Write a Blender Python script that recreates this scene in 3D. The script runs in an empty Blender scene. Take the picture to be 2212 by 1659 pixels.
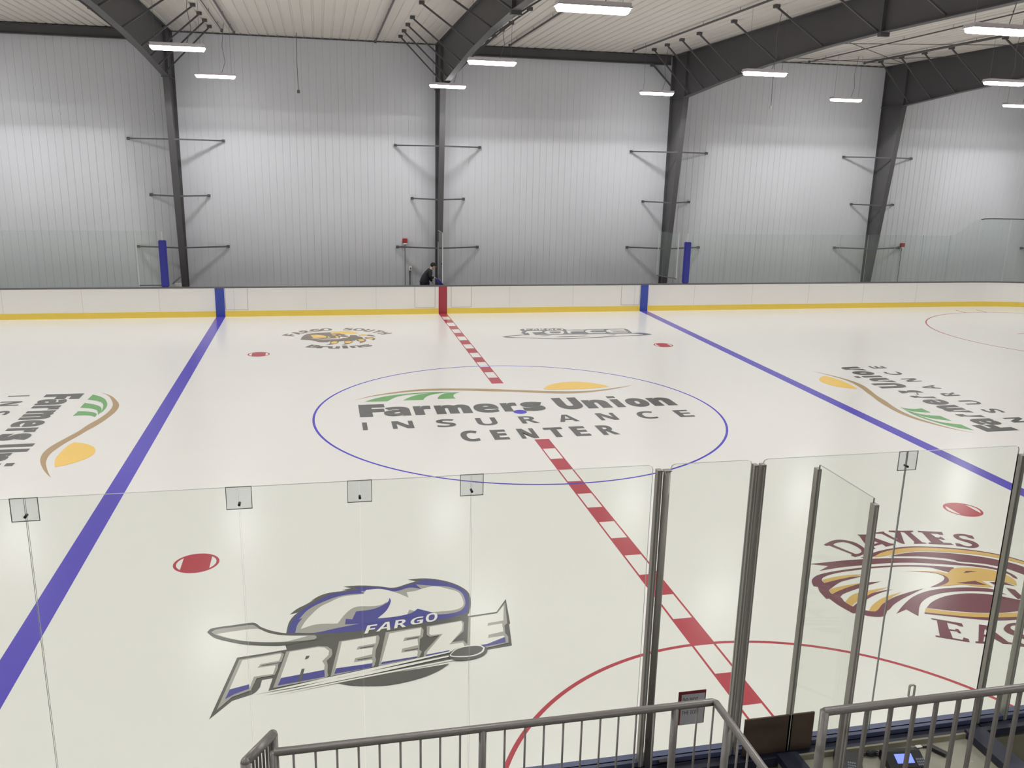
import bpy, bmesh, math, random
from mathutils import Vector, Matrix
from math import sin, cos, pi

sc = bpy.context.scene
COL = sc.collection

# ------------------------------------------------------------------ camera
cam_data = bpy.data.cameras.new('camera')
cam = bpy.data.objects.new('camera', cam_data)
COL.objects.link(cam)
YAW, PITCH, ROLL, FPX = .2171, .2507, .0232, 1889.4
fwd = Vector((sin(YAW)*cos(PITCH), cos(YAW)*cos(PITCH), -sin(PITCH)))
r0 = Vector((cos(YAW), -sin(YAW), 0)); u0 = r0.cross(fwd)
rgt = cos(ROLL)*r0 + sin(ROLL)*u0
upv = -sin(ROLL)*r0 + cos(ROLL)*u0
m = Matrix((rgt, upv, -fwd)).transposed().to_4x4()
m.translation = Vector((-4.279, -18.479, 5.504))
cam.matrix_world = m
cam_data.sensor_width = 36
cam_data.lens = 36*FPX/2212
cam_data.clip_start = .05
cam_data.clip_end = 300
sc.camera = cam

# ------------------------------------------------------------------ world, exposure
w = bpy.data.worlds.new('world'); sc.world = w; w.use_nodes = True
w.node_tree.nodes['Background'].inputs[0].default_value = (.02, .02, .022, 1)
w.node_tree.nodes['Background'].inputs[1].default_value = 1
sc.view_settings.view_transform = 'Standard'
sc.view_settings.look = 'None'
sc.view_settings.gamma = 1
sc.view_settings.use_curve_mapping = False
sc.view_settings.exposure = 0.25
sc.cycles.use_adaptive_sampling = True
sc.cycles.adaptive_threshold = .025
sc.cycles.max_bounces = 7
sc.cycles.diffuse_bounces = 4
sc.cycles.glossy_bounces = 3
sc.cycles.transparent_max_bounces = 16
LAMP_STRENGTH = 19.0
LAMP_WATTS = 94.0
LAMP_COLOUR = (1.0, .99, .975)

# ------------------------------------------------------------------ materials
def lin(c):
    c = c/255
    return c/12.92 if c <= .04045 else ((c+.055)/1.055)**2.4
def mat(name, rgb, rough=.6, metal=0.0, spec=.5, noise=0.0, nscale=3.0, emit=None, bump=0.0, bscale=40, coat=0.0):
    ma = bpy.data.materials.new(name); ma.use_nodes = True
    nt = ma.node_tree; b = nt.nodes['Principled BSDF']
    col = tuple(lin(v) for v in rgb)+(1,)
    b.inputs['Base Color'].default_value = col
    b.inputs['Roughness'].default_value = rough
    b.inputs['Metallic'].default_value = metal
    b.inputs['Specular IOR Level'].default_value = spec
    b.inputs['Coat Weight'].default_value = coat
    b.inputs['Coat Roughness'].default_value = .1
    if noise or bump:
        tc = nt.nodes.new('ShaderNodeTexCoord')
        nz = nt.nodes.new('ShaderNodeTexNoise'); nz.inputs['Scale'].default_value = nscale
        nz.inputs['Detail'].default_value = 6
        nt.links.new(tc.outputs['Object'], nz.inputs['Vector'])
        if noise:
            mx = nt.nodes.new('ShaderNodeMix'); mx.data_type = 'RGBA'
            mx.inputs['A'].default_value = tuple(v*(1-noise) for v in col[:3])+(1,)
            mx.inputs['B'].default_value = tuple(min(1, v*(1+noise)) for v in col[:3])+(1,)
            nt.links.new(nz.outputs['Fac'], mx.inputs['Factor'])
            nt.links.new(mx.outputs['Result'], b.inputs['Base Color'])
        if bump:
            n2 = nt.nodes.new('ShaderNodeTexNoise'); n2.inputs['Scale'].default_value = bscale
            n2.inputs['Detail'].default_value = 4
            nt.links.new(tc.outputs['Object'], n2.inputs['Vector'])
            bp = nt.nodes.new('ShaderNodeBump'); bp.inputs['Strength'].default_value = bump
            bp.inputs['Distance'].default_value = .01
            nt.links.new(n2.outputs['Fac'], bp.inputs['Height'])
            nt.links.new(bp.outputs['Normal'], b.inputs['Normal'])
    if emit:
        b.inputs['Emission Color'].default_value = tuple(emit[:3])+(1,)
        b.inputs['Emission Strength'].default_value = emit[3]
    return ma

def ice_mat(name, rgb, noise=.02):
    # paint under a clear, slightly rough film of ice
    ma = mat(name, rgb, rough=.2, spec=.28, noise=noise, nscale=.6, bump=.03, bscale=3)
    return ma
M = {}
M['ice'] = ice_mat('ice', (231, 230, 226))
for k, c in dict(charcoal=(98, 98, 95), taupe=(122, 112, 102), steel=(118, 120, 126), brown=(178, 152, 112), gold=(243, 203, 104),
                 green=(112, 170, 104), maroon=(122, 78, 88), ochre=(214, 178, 108), royal=(84, 84, 150), silver=(166, 164, 158),
                 snow=(228, 227, 221), ice_blue=(78, 68, 190), ice_red=(180, 76, 86), line_blue=(95, 84, 190)).items():
    M[k] = ice_mat('ice_paint_'+k, c, .04)
M['wall'] = mat('liner_panel', (211, 213, 219), .45, spec=.35, noise=.025, nscale=.5)
M['ceil'] = mat('roof_liner', (216, 210, 203), .6, noise=.04, nscale=.6)
M['steel_grey'] = mat('grey_primer_steel', (84, 83, 85), .55, spec=.4, noise=.08, nscale=2)
M['pipe'] = mat('dark_pipe', (88, 86, 86), .5)
M['concrete'] = mat('concrete', (126, 122, 114), .85, noise=.12, nscale=2.5)
M['board'] = mat('board_plastic', (248, 246, 242), .3, spec=.45, noise=.02, nscale=1)
M['yellow'] = mat('yellow_kick_plastic', (246, 216, 92), .35, noise=.03)
M['board_blue'] = mat('blue_board_plastic', (66, 84, 176), .3)
M['board_red'] = mat('red_board_plastic', (172, 62, 76), .3)
M['cap_grey'] = mat('grey_cap_plastic', (104, 102, 104), .5)
M['cap_blue'] = mat('blue_cap_plastic', (80, 86, 118), .4, noise=.08, nscale=6)
M['navy'] = mat('navy_plastic', (42, 45, 66), .45, noise=.1, nscale=6)
M['seam'] = mat('seam_grey', (170, 166, 160), .7)
M['backing'] = mat('beige_board_backing', (152, 148, 130), .6, noise=.08, nscale=4)
M['counter'] = mat('beige_counter', (164, 162, 148), .45, noise=.12, nscale=9)
M['pad_blue'] = mat('blue_vinyl_pad', (50, 52, 150), .4)
M['alu'] = mat('dull_aluminium', (158, 155, 147), .42, metal=.25, noise=.06, nscale=8)
M['alu_light'] = mat('pale_aluminium', (214, 214, 210), .4, metal=.3)
M['rail'] = mat('grey_painted_steel_rail', (130, 126, 123), .38, metal=.25, noise=.12, nscale=14, bump=.15, bscale=90)
M['brown_board'] = mat('brown_board', (92, 76, 66), .6, noise=.25, nscale=9)
M['black'] = mat('black_plastic', (34, 34, 38), .4)
M['keys'] = mat('grey_keys', (128, 134, 146), .5)
M['screen'] = mat('blue_lit_screen', (110, 130, 235), .3, emit=(.2, .26, .9, .9))
M['white'] = mat('white_plastic', (228, 226, 222), .45)
M['sign_white'] = mat('sign_paper', (196, 194, 200), .5)
M['sign_red'] = mat('sign_red', (128, 50, 58), .5)
M['sign_ink'] = mat('sign_ink', (48, 44, 50), .6)
M['strobe_red'] = mat('red_strobe', (168, 44, 44), .4)
M['lens'] = mat('lamp_lens', (255, 250, 245), .4, emit=LAMP_COLOUR+(LAMP_STRENGTH,))
M['housing'] = mat('lamp_housing', (214, 208, 214), .5)
M['cable'] = mat('thin_cable', (110, 110, 112), .6)
M['skin'] = mat('skin', (206, 168, 148), .55)
M['cloth_black'] = mat('black_cloth', (40, 40, 46), .85, noise=.2, nscale=30)
M['cloth_dark'] = mat('dark_grey_cloth', (56, 54, 64), .9, noise=.2, nscale=30)
M['hair'] = mat('dark_hair', (36, 32, 32), .8)
M['rubber'] = mat('rubber_floor', (60, 60, 60), .9, noise=.1)
M['bolt'] = mat('dark_bolt', (70, 66, 66), .4, metal=.6)

def lamp_profile(ld):
    """luminaire distribution: wide along the tube, cut off sideways by the reflector (what an IES file would hold)"""
    ld.use_nodes = True; nt = ld.node_tree; em = nt.nodes['Emission']
    ge = nt.nodes.new('ShaderNodeNewGeometry'); sp = nt.nodes.new('ShaderNodeSeparateXYZ'); nt.links.new(ge.outputs['Incoming'], sp.inputs[0])
    def mth(op, a, b=None, clamp=False):
        n = nt.nodes.new('ShaderNodeMath'); n.operation = op; n.use_clamp = clamp
        for i, q in enumerate((a, b)):
            if q is None: continue
            if isinstance(q, (int, float)): n.inputs[i].default_value = q
            else: nt.links.new(q, n.inputs[i])
        return n.outputs[0]
    az = mth('MAXIMUM', mth('ABSOLUTE', sp.outputs[2]), .02)
    t = mth('DIVIDE', mth('ABSOLUTE', sp.outputs[1]), az)
    s = mth('DIVIDE', mth('ABSOLUTE', sp.outputs[0]), az)
    cut = mth('MULTIPLY', mth('DIVIDE', mth('SUBTRACT', 1.62, t), .34, True), .8, True)
    tail = mth('MULTIPLY', mth('DIVIDE', mth('SUBTRACT', 3.1, t), .4, True), .2, True)
    wing = mth('ADD', 1, mth('MULTIPLY', mth('MINIMUM', mth('MULTIPLY', s, s), 5), .55))
    side = mth('SUBTRACT', 1, mth('MULTIPLY', mth('DIVIDE', mth('SUBTRACT', t, .6), .6, True), .43))
    nt.links.new(mth('MULTIPLY', mth('MULTIPLY', mth('ADD', cut, tail), wing), side), em.inputs['Strength'])
def glass_mat(name, tint, reflect=1.0, haze=0.0, hcol=(.8, .85, .82)):
    ma = bpy.data.materials.new(name); ma.use_nodes = True
    nt = ma.node_tree; nt.nodes.remove(nt.nodes['Principled BSDF']); out = nt.nodes['Material Output']
    tr = nt.nodes.new('ShaderNodeBsdfTransparent'); tr.inputs[0].default_value = tint+(1,)
    gl = nt.nodes.new('ShaderNodeBsdfGlossy'); gl.inputs['Roughness'].default_value = .03
    fr = nt.nodes.new('ShaderNodeFresnel'); fr.inputs['IOR'].default_value = 1.36*reflect
    df = nt.nodes.new('ShaderNodeBsdfDiffuse'); df.inputs[0].default_value = hcol+(1,)
    m0 = nt.nodes.new('ShaderNodeMixShader'); m0.inputs[0].default_value = haze
    nt.links.new(tr.outputs[0], m0.inputs[1]); nt.links.new(df.outputs[0], m0.inputs[2])
    mx = nt.nodes.new('ShaderNodeMixShader')
    ge = nt.nodes.new('ShaderNodeNewGeometry'); sb = nt.nodes.new('ShaderNodeMath'); sb.operation = 'SUBTRACT'; sb.inputs[0].default_value = 1
    mu = nt.nodes.new('ShaderNodeMath'); mu.operation = 'MULTIPLY'      # the mirror film is on outer faces only
    nt.links.new(ge.outputs['Backfacing'], sb.inputs[1]); nt.links.new(fr.outputs[0], mu.inputs[0]); nt.links.new(sb.outputs[0], mu.inputs[1])
    nt.links.new(mu.outputs[0], mx.inputs[0]); nt.links.new(m0.outputs[0], mx.inputs[1]); nt.links.new(gl.outputs[0], mx.inputs[2])
    nt.links.new(mx.outputs[0], out.inputs['Surface'])
    return ma
M['glass'] = glass_mat('tempered_glass', (.962, .975, .958))
M['glass_far'] = glass_mat('tempered_glass_green', (.965, .985, .974), haze=.03, hcol=(.7, .8, .76))
M['glass_clip'] = glass_mat('clear_plastic_clip', (.93, .94, .95), haze=.05)
M['glass_edge'] = mat('glass_edge', (150, 156, 150), .3)
M['glass_edge_far'] = mat('glass_edge_far', (172, 184, 176), .3)

# ------------------------------------------------------------------ mesh helpers
class MB:
    """collects solids and builds ONE mesh object"""
    def __init__(s): s.v = []; s.f = []; s.mi = []
    def add(s, vs, fs, mi=0):
        o = len(s.v); s.v += [tuple(p) for p in vs]; s.f += [tuple(i+o for i in f) for f in fs]; s.mi += [mi]*len(fs)
        return s
    def box(s, x0, x1, y0, y1, z0, z1, mi=0):
        v = [(x, y, z) for z in (z0, z1) for y in (y0, y1) for x in (x0, x1)]
        return s.add(v, [(0, 2, 3, 1), (4, 5, 7, 6), (0, 1, 5, 4), (2, 6, 7, 3), (0, 4, 6, 2), (1, 3, 7, 5)], mi)
    def bar(s, a, b, w, h=None, up=(0, 0, 1), mi=0):
        """rectangular bar from a to b"""
        h = h or w; a, b = Vector(a), Vector(b); d = (b-a).normalized(); u = Vector(up)
        if abs(d.dot(u)) > .98: u = Vector((0, 1, 0))
        x = d.cross(u).normalized(); y = x.cross(d)
        v = [p+x*i*w/2+y*j*h/2 for p in (a, b) for j in (-1, 1) for i in (-1, 1)]
        return s.add(v, [(0, 2, 3, 1), (4, 5, 7, 6), (0, 1, 5, 4), (2, 6, 7, 3), (0, 4, 6, 2), (1, 3, 7, 5)], mi)
    def tube(s, pts, r, n=10, mi=0, cap=True):
        pts = [Vector(p) for p in pts]; rs = r if isinstance(r, (list, tuple)) else [r]*len(pts)
        rings = []; u = None
        for i, p in enumerate(pts):
            d = (pts[min(i+1, len(pts)-1)]-pts[max(i-1, 0)]).normalized()
            if u is None:
                u = Vector((0, 0, 1)) if abs(d.z) < .9 else Vector((0, 1, 0))
            x = d.cross(u).normalized(); y = x.cross(d).normalized(); u = y
            rings.append([p+(x*cos(2*pi*k/n)+y*sin(2*pi*k/n))*rs[i] for k in range(n)])
        v = [q for R in rings for q in R]; f = []
        for i in range(len(rings)-1):
            for k in range(n): f.append((i*n+k, i*n+(k+1) % n, (i+1)*n+(k+1) % n, (i+1)*n+k))
        if cap: f += [tuple(range(n))[::-1], tuple((len(rings)-1)*n+k for k in range(n))]
        return s.add(v, f, mi)
    def prism(s, poly, t0, t1, axis='x', mi=0, side_mi=None):
        """extrude a polygon; axis x: poly is (y,z); y: (x,z); z: (x,y)"""
        g = {'x': lambda p, t: (t, p[0], p[1]), 'y': lambda p, t: (p[0], t, p[1]), 'z': lambda p, t: (p[0], p[1], t)}[axis]
        n = len(poly); v = [g(p, t0) for p in poly]+[g(p, t1) for p in poly]
        s.add(v, [tuple(range(n))[::-1], tuple(range(n, 2*n))], mi)
        o = len(s.v)-2*n; fs = [(i+o, (i+1) % n+o, (i+1) % n+n+o, i+n+o) for i in range(n)]
        s.f += fs; s.mi += [mi if side_mi is None else side_mi]*n
        return s
    def ball(s, c, r, n=12, mi=0, sc_=(1, 1, 1)):
        v = []; f = []
        for i in range(1, n//2):
            t = pi*i/(n//2)
            for k in range(n):
                a = 2*pi*k/n; v.append((c[0]+r*sc_[0]*sin(t)*cos(a), c[1]+r*sc_[1]*sin(t)*sin(a), c[2]+r*sc_[2]*cos(t)))
        top = len(v); v.append((c[0], c[1], c[2]+r*sc_[2])); v.append((c[0], c[1], c[2]-r*sc_[2]))
        m_ = n//2-1
        for i in range(m_-1):
            for k in range(n): f.append((i*n+k, (i+1)*n+k, (i+1)*n+(k+1) % n, i*n+(k+1) % n))
        for k in range(n): f.append((top, k, (k+1) % n)); f.append((top+1, (m_-1)*n+(k+1) % n, (m_-1)*n+k))
        return s.add(v, f, mi)
    def build(s, name, mats, parent=None, smooth=False, bevel=0):
        me = bpy.data.meshes.new(name); me.from_pydata(s.v, [], s.f)
        for ma in (mats if isinstance(mats, (list, tuple)) else [mats]): me.materials.append(ma)
        for p, i in zip(me.polygons, s.mi): p.material_index = i
        bm = bmesh.new(); bm.from_mesh(me); bmesh.ops.recalc_face_normals(bm, faces=bm.faces)
        if bevel: bmesh.ops.bevel(bm, geom=bm.edges[:], offset=bevel, segments=2, affect='EDGES', clamp_overlap=True)
        bm.to_mesh(me); bm.free()
        if smooth:
            for p in me.polygons: p.use_smooth = True
        o = bpy.data.objects.new(name, me); COL.objects.link(o)
        if parent:
            o.parent = parent
            o.matrix_parent_inverse = Matrix.Translation(-parent.location) if parent.type == 'EMPTY' else Matrix()
        return o
def tag(o, label, cat, group=None, kind=None):
    if label: o['label'] = label
    if cat: o['category'] = cat
    if group: o['group'] = group
    if kind: o['kind'] = kind
    return o
def struct(o, label=None):
    o['kind'] = 'structure'
    if label: o['label'] = label
    return o
def thing(name, loc, label, cat, group=None):
    o = bpy.data.objects.new(name, None); o.empty_display_size = .2; o.location = loc; COL.objects.link(o)
    return tag(o, label, cat, group)
def copy_tree(o, offset):
    """copy a thing and its parts and shift the copy"""
    r = o.copy(); COL.objects.link(r); r.location = Vector(o.location)+Vector(offset)
    for ch in list(o.children):
        c = ch.copy(); COL.objects.link(c); c.parent = r; c.matrix_parent_inverse = ch.matrix_parent_inverse.copy()
        for g in list(ch.children):
            d = g.copy(); COL.objects.link(d); d.parent = c; d.matrix_parent_inverse = g.matrix_parent_inverse.copy()
    return r
LOGOS = {
 'farmers': [
  ('swoosh','brown',[('s',[(-3651,1447),(-3209,1817),(-2681,2074),(-2124,2254),(-1532,2287),(-948,2221),(-368,2109),(162,1958),(584,1854),(1001,1732),(1427,1644),(1864,1597),(2335,1648),(2846,1802),(3390,2019),(3556,2116),(3238,1921),(2815,1709),(2293,1516),(1814,1425),(1371,1440),(952,1536),(538,1656),(124,1776),(-412,1875),(-979,2024),(-1556,2105),(-2142,2088),(-2691,1948),(-3213,1745)])]),
  ('sun','gold',[('s',[(1011,1903),(1189,2205),(1454,2424),(1713,2520),(2000,2540),(2280,2449),(2528,2263),(2667,2109),(2751,1937),(2545,1875),(2151,1793),(1693,1790),(1249,1821)])]),
  ('field_stripes','green',[('s',[(-3402,1310),(-3170,1539),(-2897,1718),(-2586,1839),(-2196,1937),(-1769,1965),(-1422,1943),(-1972,1878),(-2363,1795),(-2601,1666),(-2746,1498),(-2873,1289)]),('s',[(-2522,1299),(-2349,1553),(-2139,1752),(-1877,1866),(-1581,1918),(-1270,1916),(-1693,1798),(-1884,1646),(-1992,1457),(-2038,1299)]),('s',[(-1696,1332),(-1676,1452),(-1599,1638),(-1482,1793),(-1316,1869),(-1079,1884),(-1215,1759),(-1282,1597),(-1292,1438),(-1267,1312)])]),
  ('name_letter','charcoal',[[(-3560,60),(-3560,1050),(-2980,1050),(-2980,776),(-3276,776),(-3276,676),(-3000,676),(-3000,402),(-3276,402),(-3276,60)]]),
  ('name_letter','charcoal',[[(1277,50),(1192,61),(1118,95),(1058,155),(1014,234),(988,327),(980,428),(980,1050),(1200,1050),(1200,462),(1203,406),(1211,371),(1220,352),(1252,331),(1281,327),(1310,331),(1329,341),(1341,354),(1350,374),(1357,410),(1360,1050),(1580,1050),(1580,427),(1576,361),(1565,298),(1546,237),(1519,183),(1484,136),(1442,99),(1393,71),(1338,55)]]),
  ('name_letter','charcoal',[[(-2816,40),(-2872,46),(-2923,66),(-2968,100),(-3003,149),(-3023,211),(-3030,283),(-3022,356),(-2995,419),(-2951,466),(-2892,498),(-2820,518),(-2664,529),(-2671,562),(-2688,580),(-2724,587),(-2824,565),(-2905,529),(-2986,713),(-2885,761),(-2803,783),(-2716,790),(-2638,783),(-2571,762),(-2514,725),(-2472,672),(-2448,604),(-2440,525),(-2440,52),(-2606,52),(-2638,141),(-2606,141),(-2653,90),(-2685,68),(-2723,52)],[(-2729,245),(-2689,267),(-2667,307),(-2664,354),(-2735,348),(-2782,329),(-2798,301),(-2796,257),(-2771,243)]]),
  ('name_letter','charcoal',[[(-2350,65),(-2350,768),(-2173,768),(-2154,668),(-2206,668),(-2178,708),(-2150,737),(-2117,760),(-2080,774),(-1996,775),(-1950,764),(-1966,503),(-2045,518),(-2092,507),(-2121,479),(-2131,448),(-2132,65)]]),
  ('name_letter','charcoal',[[(-1870,65),(-1870,764),(-1693,764),(-1676,688),(-1725,688),(-1692,728),(-1661,750),(-1597,772),(-1525,772),(-1489,764),(-1456,749),(-1426,726),(-1396,688),(-1430,688),(-1397,728),(-1366,750),(-1301,772),(-1267,775),(-1209,768),(-1157,747),(-1114,708),(-1082,652),(-1065,583),(-1060,506),(-1060,65),(-1278,65),(-1278,460),(-1284,515),(-1293,530),(-1309,536),(-1333,527),(-1348,495),(-1356,414),(-1356,65),(-1574,65),(-1574,460),(-1580,515),(-1589,530),(-1604,536),(-1629,527),(-1644,489),(-1652,396),(-1652,65)]]),
  ('name_letter','charcoal',[[(-733,43),(-787,56),(-836,79),(-881,111),(-919,153),(-950,204),(-972,265),(-986,333),(-990,409),(-986,487),(-974,556),(-954,617),(-926,670),(-891,713),(-850,747),(-803,771),(-753,785),(-698,790),(-621,781),(-553,752),(-496,702),(-453,635),(-428,552),(-420,458),(-420,334),(-772,332),(-762,301),(-747,276),(-727,259),(-702,248),(-606,249),(-524,276),(-451,314),(-451,98),(-529,61),(-634,40)],[(-626,524),(-642,565),(-672,588),(-717,588),(-748,568),(-768,522)]]),
  ('name_letter','charcoal',[[(-330,65),(-330,768),(-162,768),(-144,668),(-193,668),(-167,708),(-140,737),(-109,760),(-73,774),(6,775),(50,764),(34,503),(-40,518),(-85,507),(-113,479),(-122,448),(-123,65)]]),
  ('name_letter','charcoal',[[(329,40),(226,56),(131,93),(131,357),(294,289),(374,276),(407,280),(407,267),(220,371),(171,419),(152,450),(132,523),(130,565),(139,633),(167,694),(214,739),(270,769),(334,786),(442,790),(551,769),(670,716),(584,491),(442,549),(384,552),(384,580),(563,486),(614,439),(634,409),(649,373),(660,288),(652,217),(625,152),(580,100),(520,65),(450,45)]]),
  ('name_letter','charcoal',[[(1640,65),(1640,764),(1838,764),(1857,688),(1803,688),(1842,729),(1878,750),(1953,772),(1992,775),(2055,768),(2113,747),(2163,709),(2202,654),(2223,585),(2230,507),(2230,65),(1986,65),(1984,495),(1970,531),(1950,537),(1925,533),(1902,513),(1886,449),(1884,65)]]),
  ('name_letter','charcoal',[[(2939,40),(2890,45),(2844,60),(2801,84),(2763,119),(2730,163),(2704,216),(2685,276),(2674,343),(2670,417),(2678,522),(2701,614),(2743,691),(2799,747),(2865,780),(2941,790),(2990,785),(3036,770),(3079,746),(3117,711),(3149,668),(3176,616),(3195,556),(3206,489),(3210,415),(3202,310),(3178,217),(3137,140),(3081,84),(3014,51)],[(2958,292),(2977,310),(2991,368),(2991,464),(2977,520),(2958,538),(2921,538),(2903,520),(2889,464),(2889,368),(2903,311),(2922,292)]]),
  ('name_letter','charcoal',[[(3260,65),(3260,764),(3451,764),(3470,688),(3418,688),(3455,729),(3490,750),(3562,772),(3600,775),(3661,768),(3717,747),(3765,709),(3803,654),(3824,585),(3830,507),(3830,65),(3594,65),(3592,495),(3579,531),(3559,537),(3535,533),(3513,513),(3498,449),(3496,65)]]),
  ('name_letter','charcoal',[[(2350,70),(2550,70),(2550,760),(2350,760)],[(2350,860),(2550,860),(2550,1030),(2350,1030)]]),
  ('line_letter','charcoal',[[(-3540,-895),(-3440,-895),(-3440,-350),(-3540,-350)]]),
  ('line_letter','charcoal',[[(-2920,-890),(-2920,-350),(-2782,-350),(-2569,-679),(-2570,-350),(-2470,-350),(-2470,-890),(-2609,-890),(-2822,-559),(-2821,-890)]]),
  ('line_letter','charcoal',[[(-1802,-910),(-1865,-906),(-1924,-895),(-1980,-876),(-1980,-762),(-1853,-803),(-1791,-809),(-1740,-802),(-1724,-793),(-1706,-768),(-1704,-753),(-1708,-734),(-1719,-718),(-1791,-678),(-1888,-634),(-1934,-597),(-1958,-564),(-1971,-522),(-1973,-498),(-1967,-451),(-1948,-412),(-1916,-381),(-1873,-357),(-1821,-343),(-1728,-340),(-1637,-357),(-1572,-379),(-1616,-474),(-1718,-444),(-1787,-442),(-1820,-456),(-1837,-479),(-1836,-511),(-1826,-526),(-1759,-565),(-1665,-607),(-1620,-637),(-1589,-674),(-1572,-720),(-1570,-747),(-1577,-793),(-1597,-833),(-1631,-866),(-1677,-890),(-1734,-905)]]),
  ('line_letter','charcoal',[[(-882,-910),(-947,-904),(-1002,-885),(-1044,-854),(-1075,-812),(-1094,-763),(-1100,-705),(-1100,-350),(-983,-350),(-983,-687),(-980,-728),(-972,-759),(-957,-781),(-937,-796),(-911,-805),(-879,-808),(-846,-805),(-820,-795),(-801,-779),(-788,-756),(-779,-725),(-777,-687),(-777,-350),(-660,-350),(-660,-707),(-663,-744),(-671,-778),(-684,-810),(-704,-839),(-728,-863),(-758,-883),(-794,-898),(-835,-907)]]),
  ('line_letter','charcoal',[[(-140,-890),(-140,-350),(2,-350),(62,-354),(111,-368),(149,-390),(175,-422),(191,-463),(196,-513),(191,-558),(174,-595),(150,-625),(108,-655),(250,-890),(132,-890),(17,-684),(-34,-684),(-34,-890)],[(-34,-588),(27,-586),(51,-580),(68,-569),(80,-555),(87,-538),(89,-516),(87,-493),(79,-476),(67,-463),(49,-455),(-5,-447),(-34,-447)]]),
  ('line_letter','charcoal',[[(700,-890),(864,-350),(986,-350),(1150,-890),(1041,-890),(1007,-763),(843,-763),(809,-890)],[(868,-664),(983,-664),(924,-446),(900,-543)]]),
  ('line_letter','charcoal',[[(1640,-890),(1640,-350),(1769,-350),(1968,-679),(1967,-350),(2060,-350),(2060,-890),(1931,-890),(1731,-559),(1733,-890)]]),
  ('line_letter','charcoal',[[(2769,-907),(2721,-895),(2680,-875),(2646,-848),(2618,-815),(2597,-775),(2582,-730),(2573,-680),(2570,-626),(2573,-572),(2584,-522),(2601,-477),(2624,-437),(2654,-403),(2690,-375),(2732,-355),(2780,-343),(2862,-340),(2945,-357),(3000,-379),(2960,-478),(2874,-446),(2834,-441),(2793,-446),(2759,-463),(2732,-490),(2712,-527),(2700,-573),(2696,-626),(2700,-680),(2711,-725),(2729,-761),(2755,-788),(2790,-803),(2857,-808),(2949,-788),(2978,-779),(2978,-881),(2904,-904),(2852,-910)]]),
  ('line_letter','charcoal',[[(3500,-890),(3500,-350),(3850,-350),(3850,-447),(3632,-447),(3632,-561),(3835,-561),(3835,-658),(3632,-658),(3632,-792),(3850,-792),(3850,-890)]]),
  ('lower_letter','charcoal',[[(-1427,-1946),(-1468,-1931),(-1504,-1906),(-1534,-1871),(-1559,-1828),(-1577,-1778),(-1590,-1721),(-1597,-1658),(-1600,-1591),(-1597,-1524),(-1588,-1462),(-1574,-1404),(-1553,-1354),(-1527,-1310),(-1496,-1275),(-1459,-1249),(-1418,-1234),(-1348,-1230),(-1276,-1251),(-1220,-1284),(-1261,-1435),(-1341,-1390),(-1371,-1385),(-1402,-1391),(-1426,-1408),(-1446,-1437),(-1461,-1478),(-1470,-1530),(-1473,-1592),(-1470,-1654),(-1462,-1705),(-1448,-1745),(-1429,-1772),(-1404,-1789),(-1354,-1794),(-1280,-1771),(-1241,-1752),(-1241,-1911),(-1312,-1942),(-1356,-1950)]]),
  ('lower_letter','charcoal',[[(-950,-1920),(-950,-1250),(-630,-1250),(-630,-1397),(-814,-1397),(-814,-1499),(-643,-1499),(-643,-1646),(-814,-1646),(-814,-1772),(-630,-1772),(-630,-1920)]]),
  ('lower_letter','charcoal',[[(-380,-1920),(-380,-1250),(-261,-1250),(-95,-1724),(-112,-1724),(-115,-1568),(-115,-1250),(-20,-1250),(-20,-1920),(-140,-1920),(-306,-1441),(-290,-1441),(-286,-1604),(-286,-1920)]]),
  ('lower_letter','charcoal',[[(337,-1920),(337,-1399),(200,-1399),(200,-1250),(610,-1250),(610,-1399),(473,-1399),(473,-1920)]]),
  ('lower_letter','charcoal',[[(770,-1920),(770,-1250),(1100,-1250),(1100,-1397),(910,-1397),(910,-1499),(1087,-1499),(1087,-1646),(910,-1646),(910,-1772),(1100,-1772),(1100,-1920)]]),
  ('lower_letter','charcoal',[[(1360,-1920),(1360,-1250),(1495,-1250),(1548,-1255),(1593,-1272),(1629,-1301),(1654,-1342),(1669,-1395),(1674,-1458),(1669,-1517),(1653,-1565),(1630,-1603),(1602,-1633),(1730,-1920),(1601,-1920),(1502,-1677),(1473,-1677),(1473,-1920)],[(1473,-1531),(1515,-1529),(1533,-1522),(1545,-1512),(1553,-1500),(1558,-1483),(1558,-1440),(1553,-1424),(1545,-1413),(1513,-1399),(1473,-1397)]]),
 ],
 'eagle': [
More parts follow.
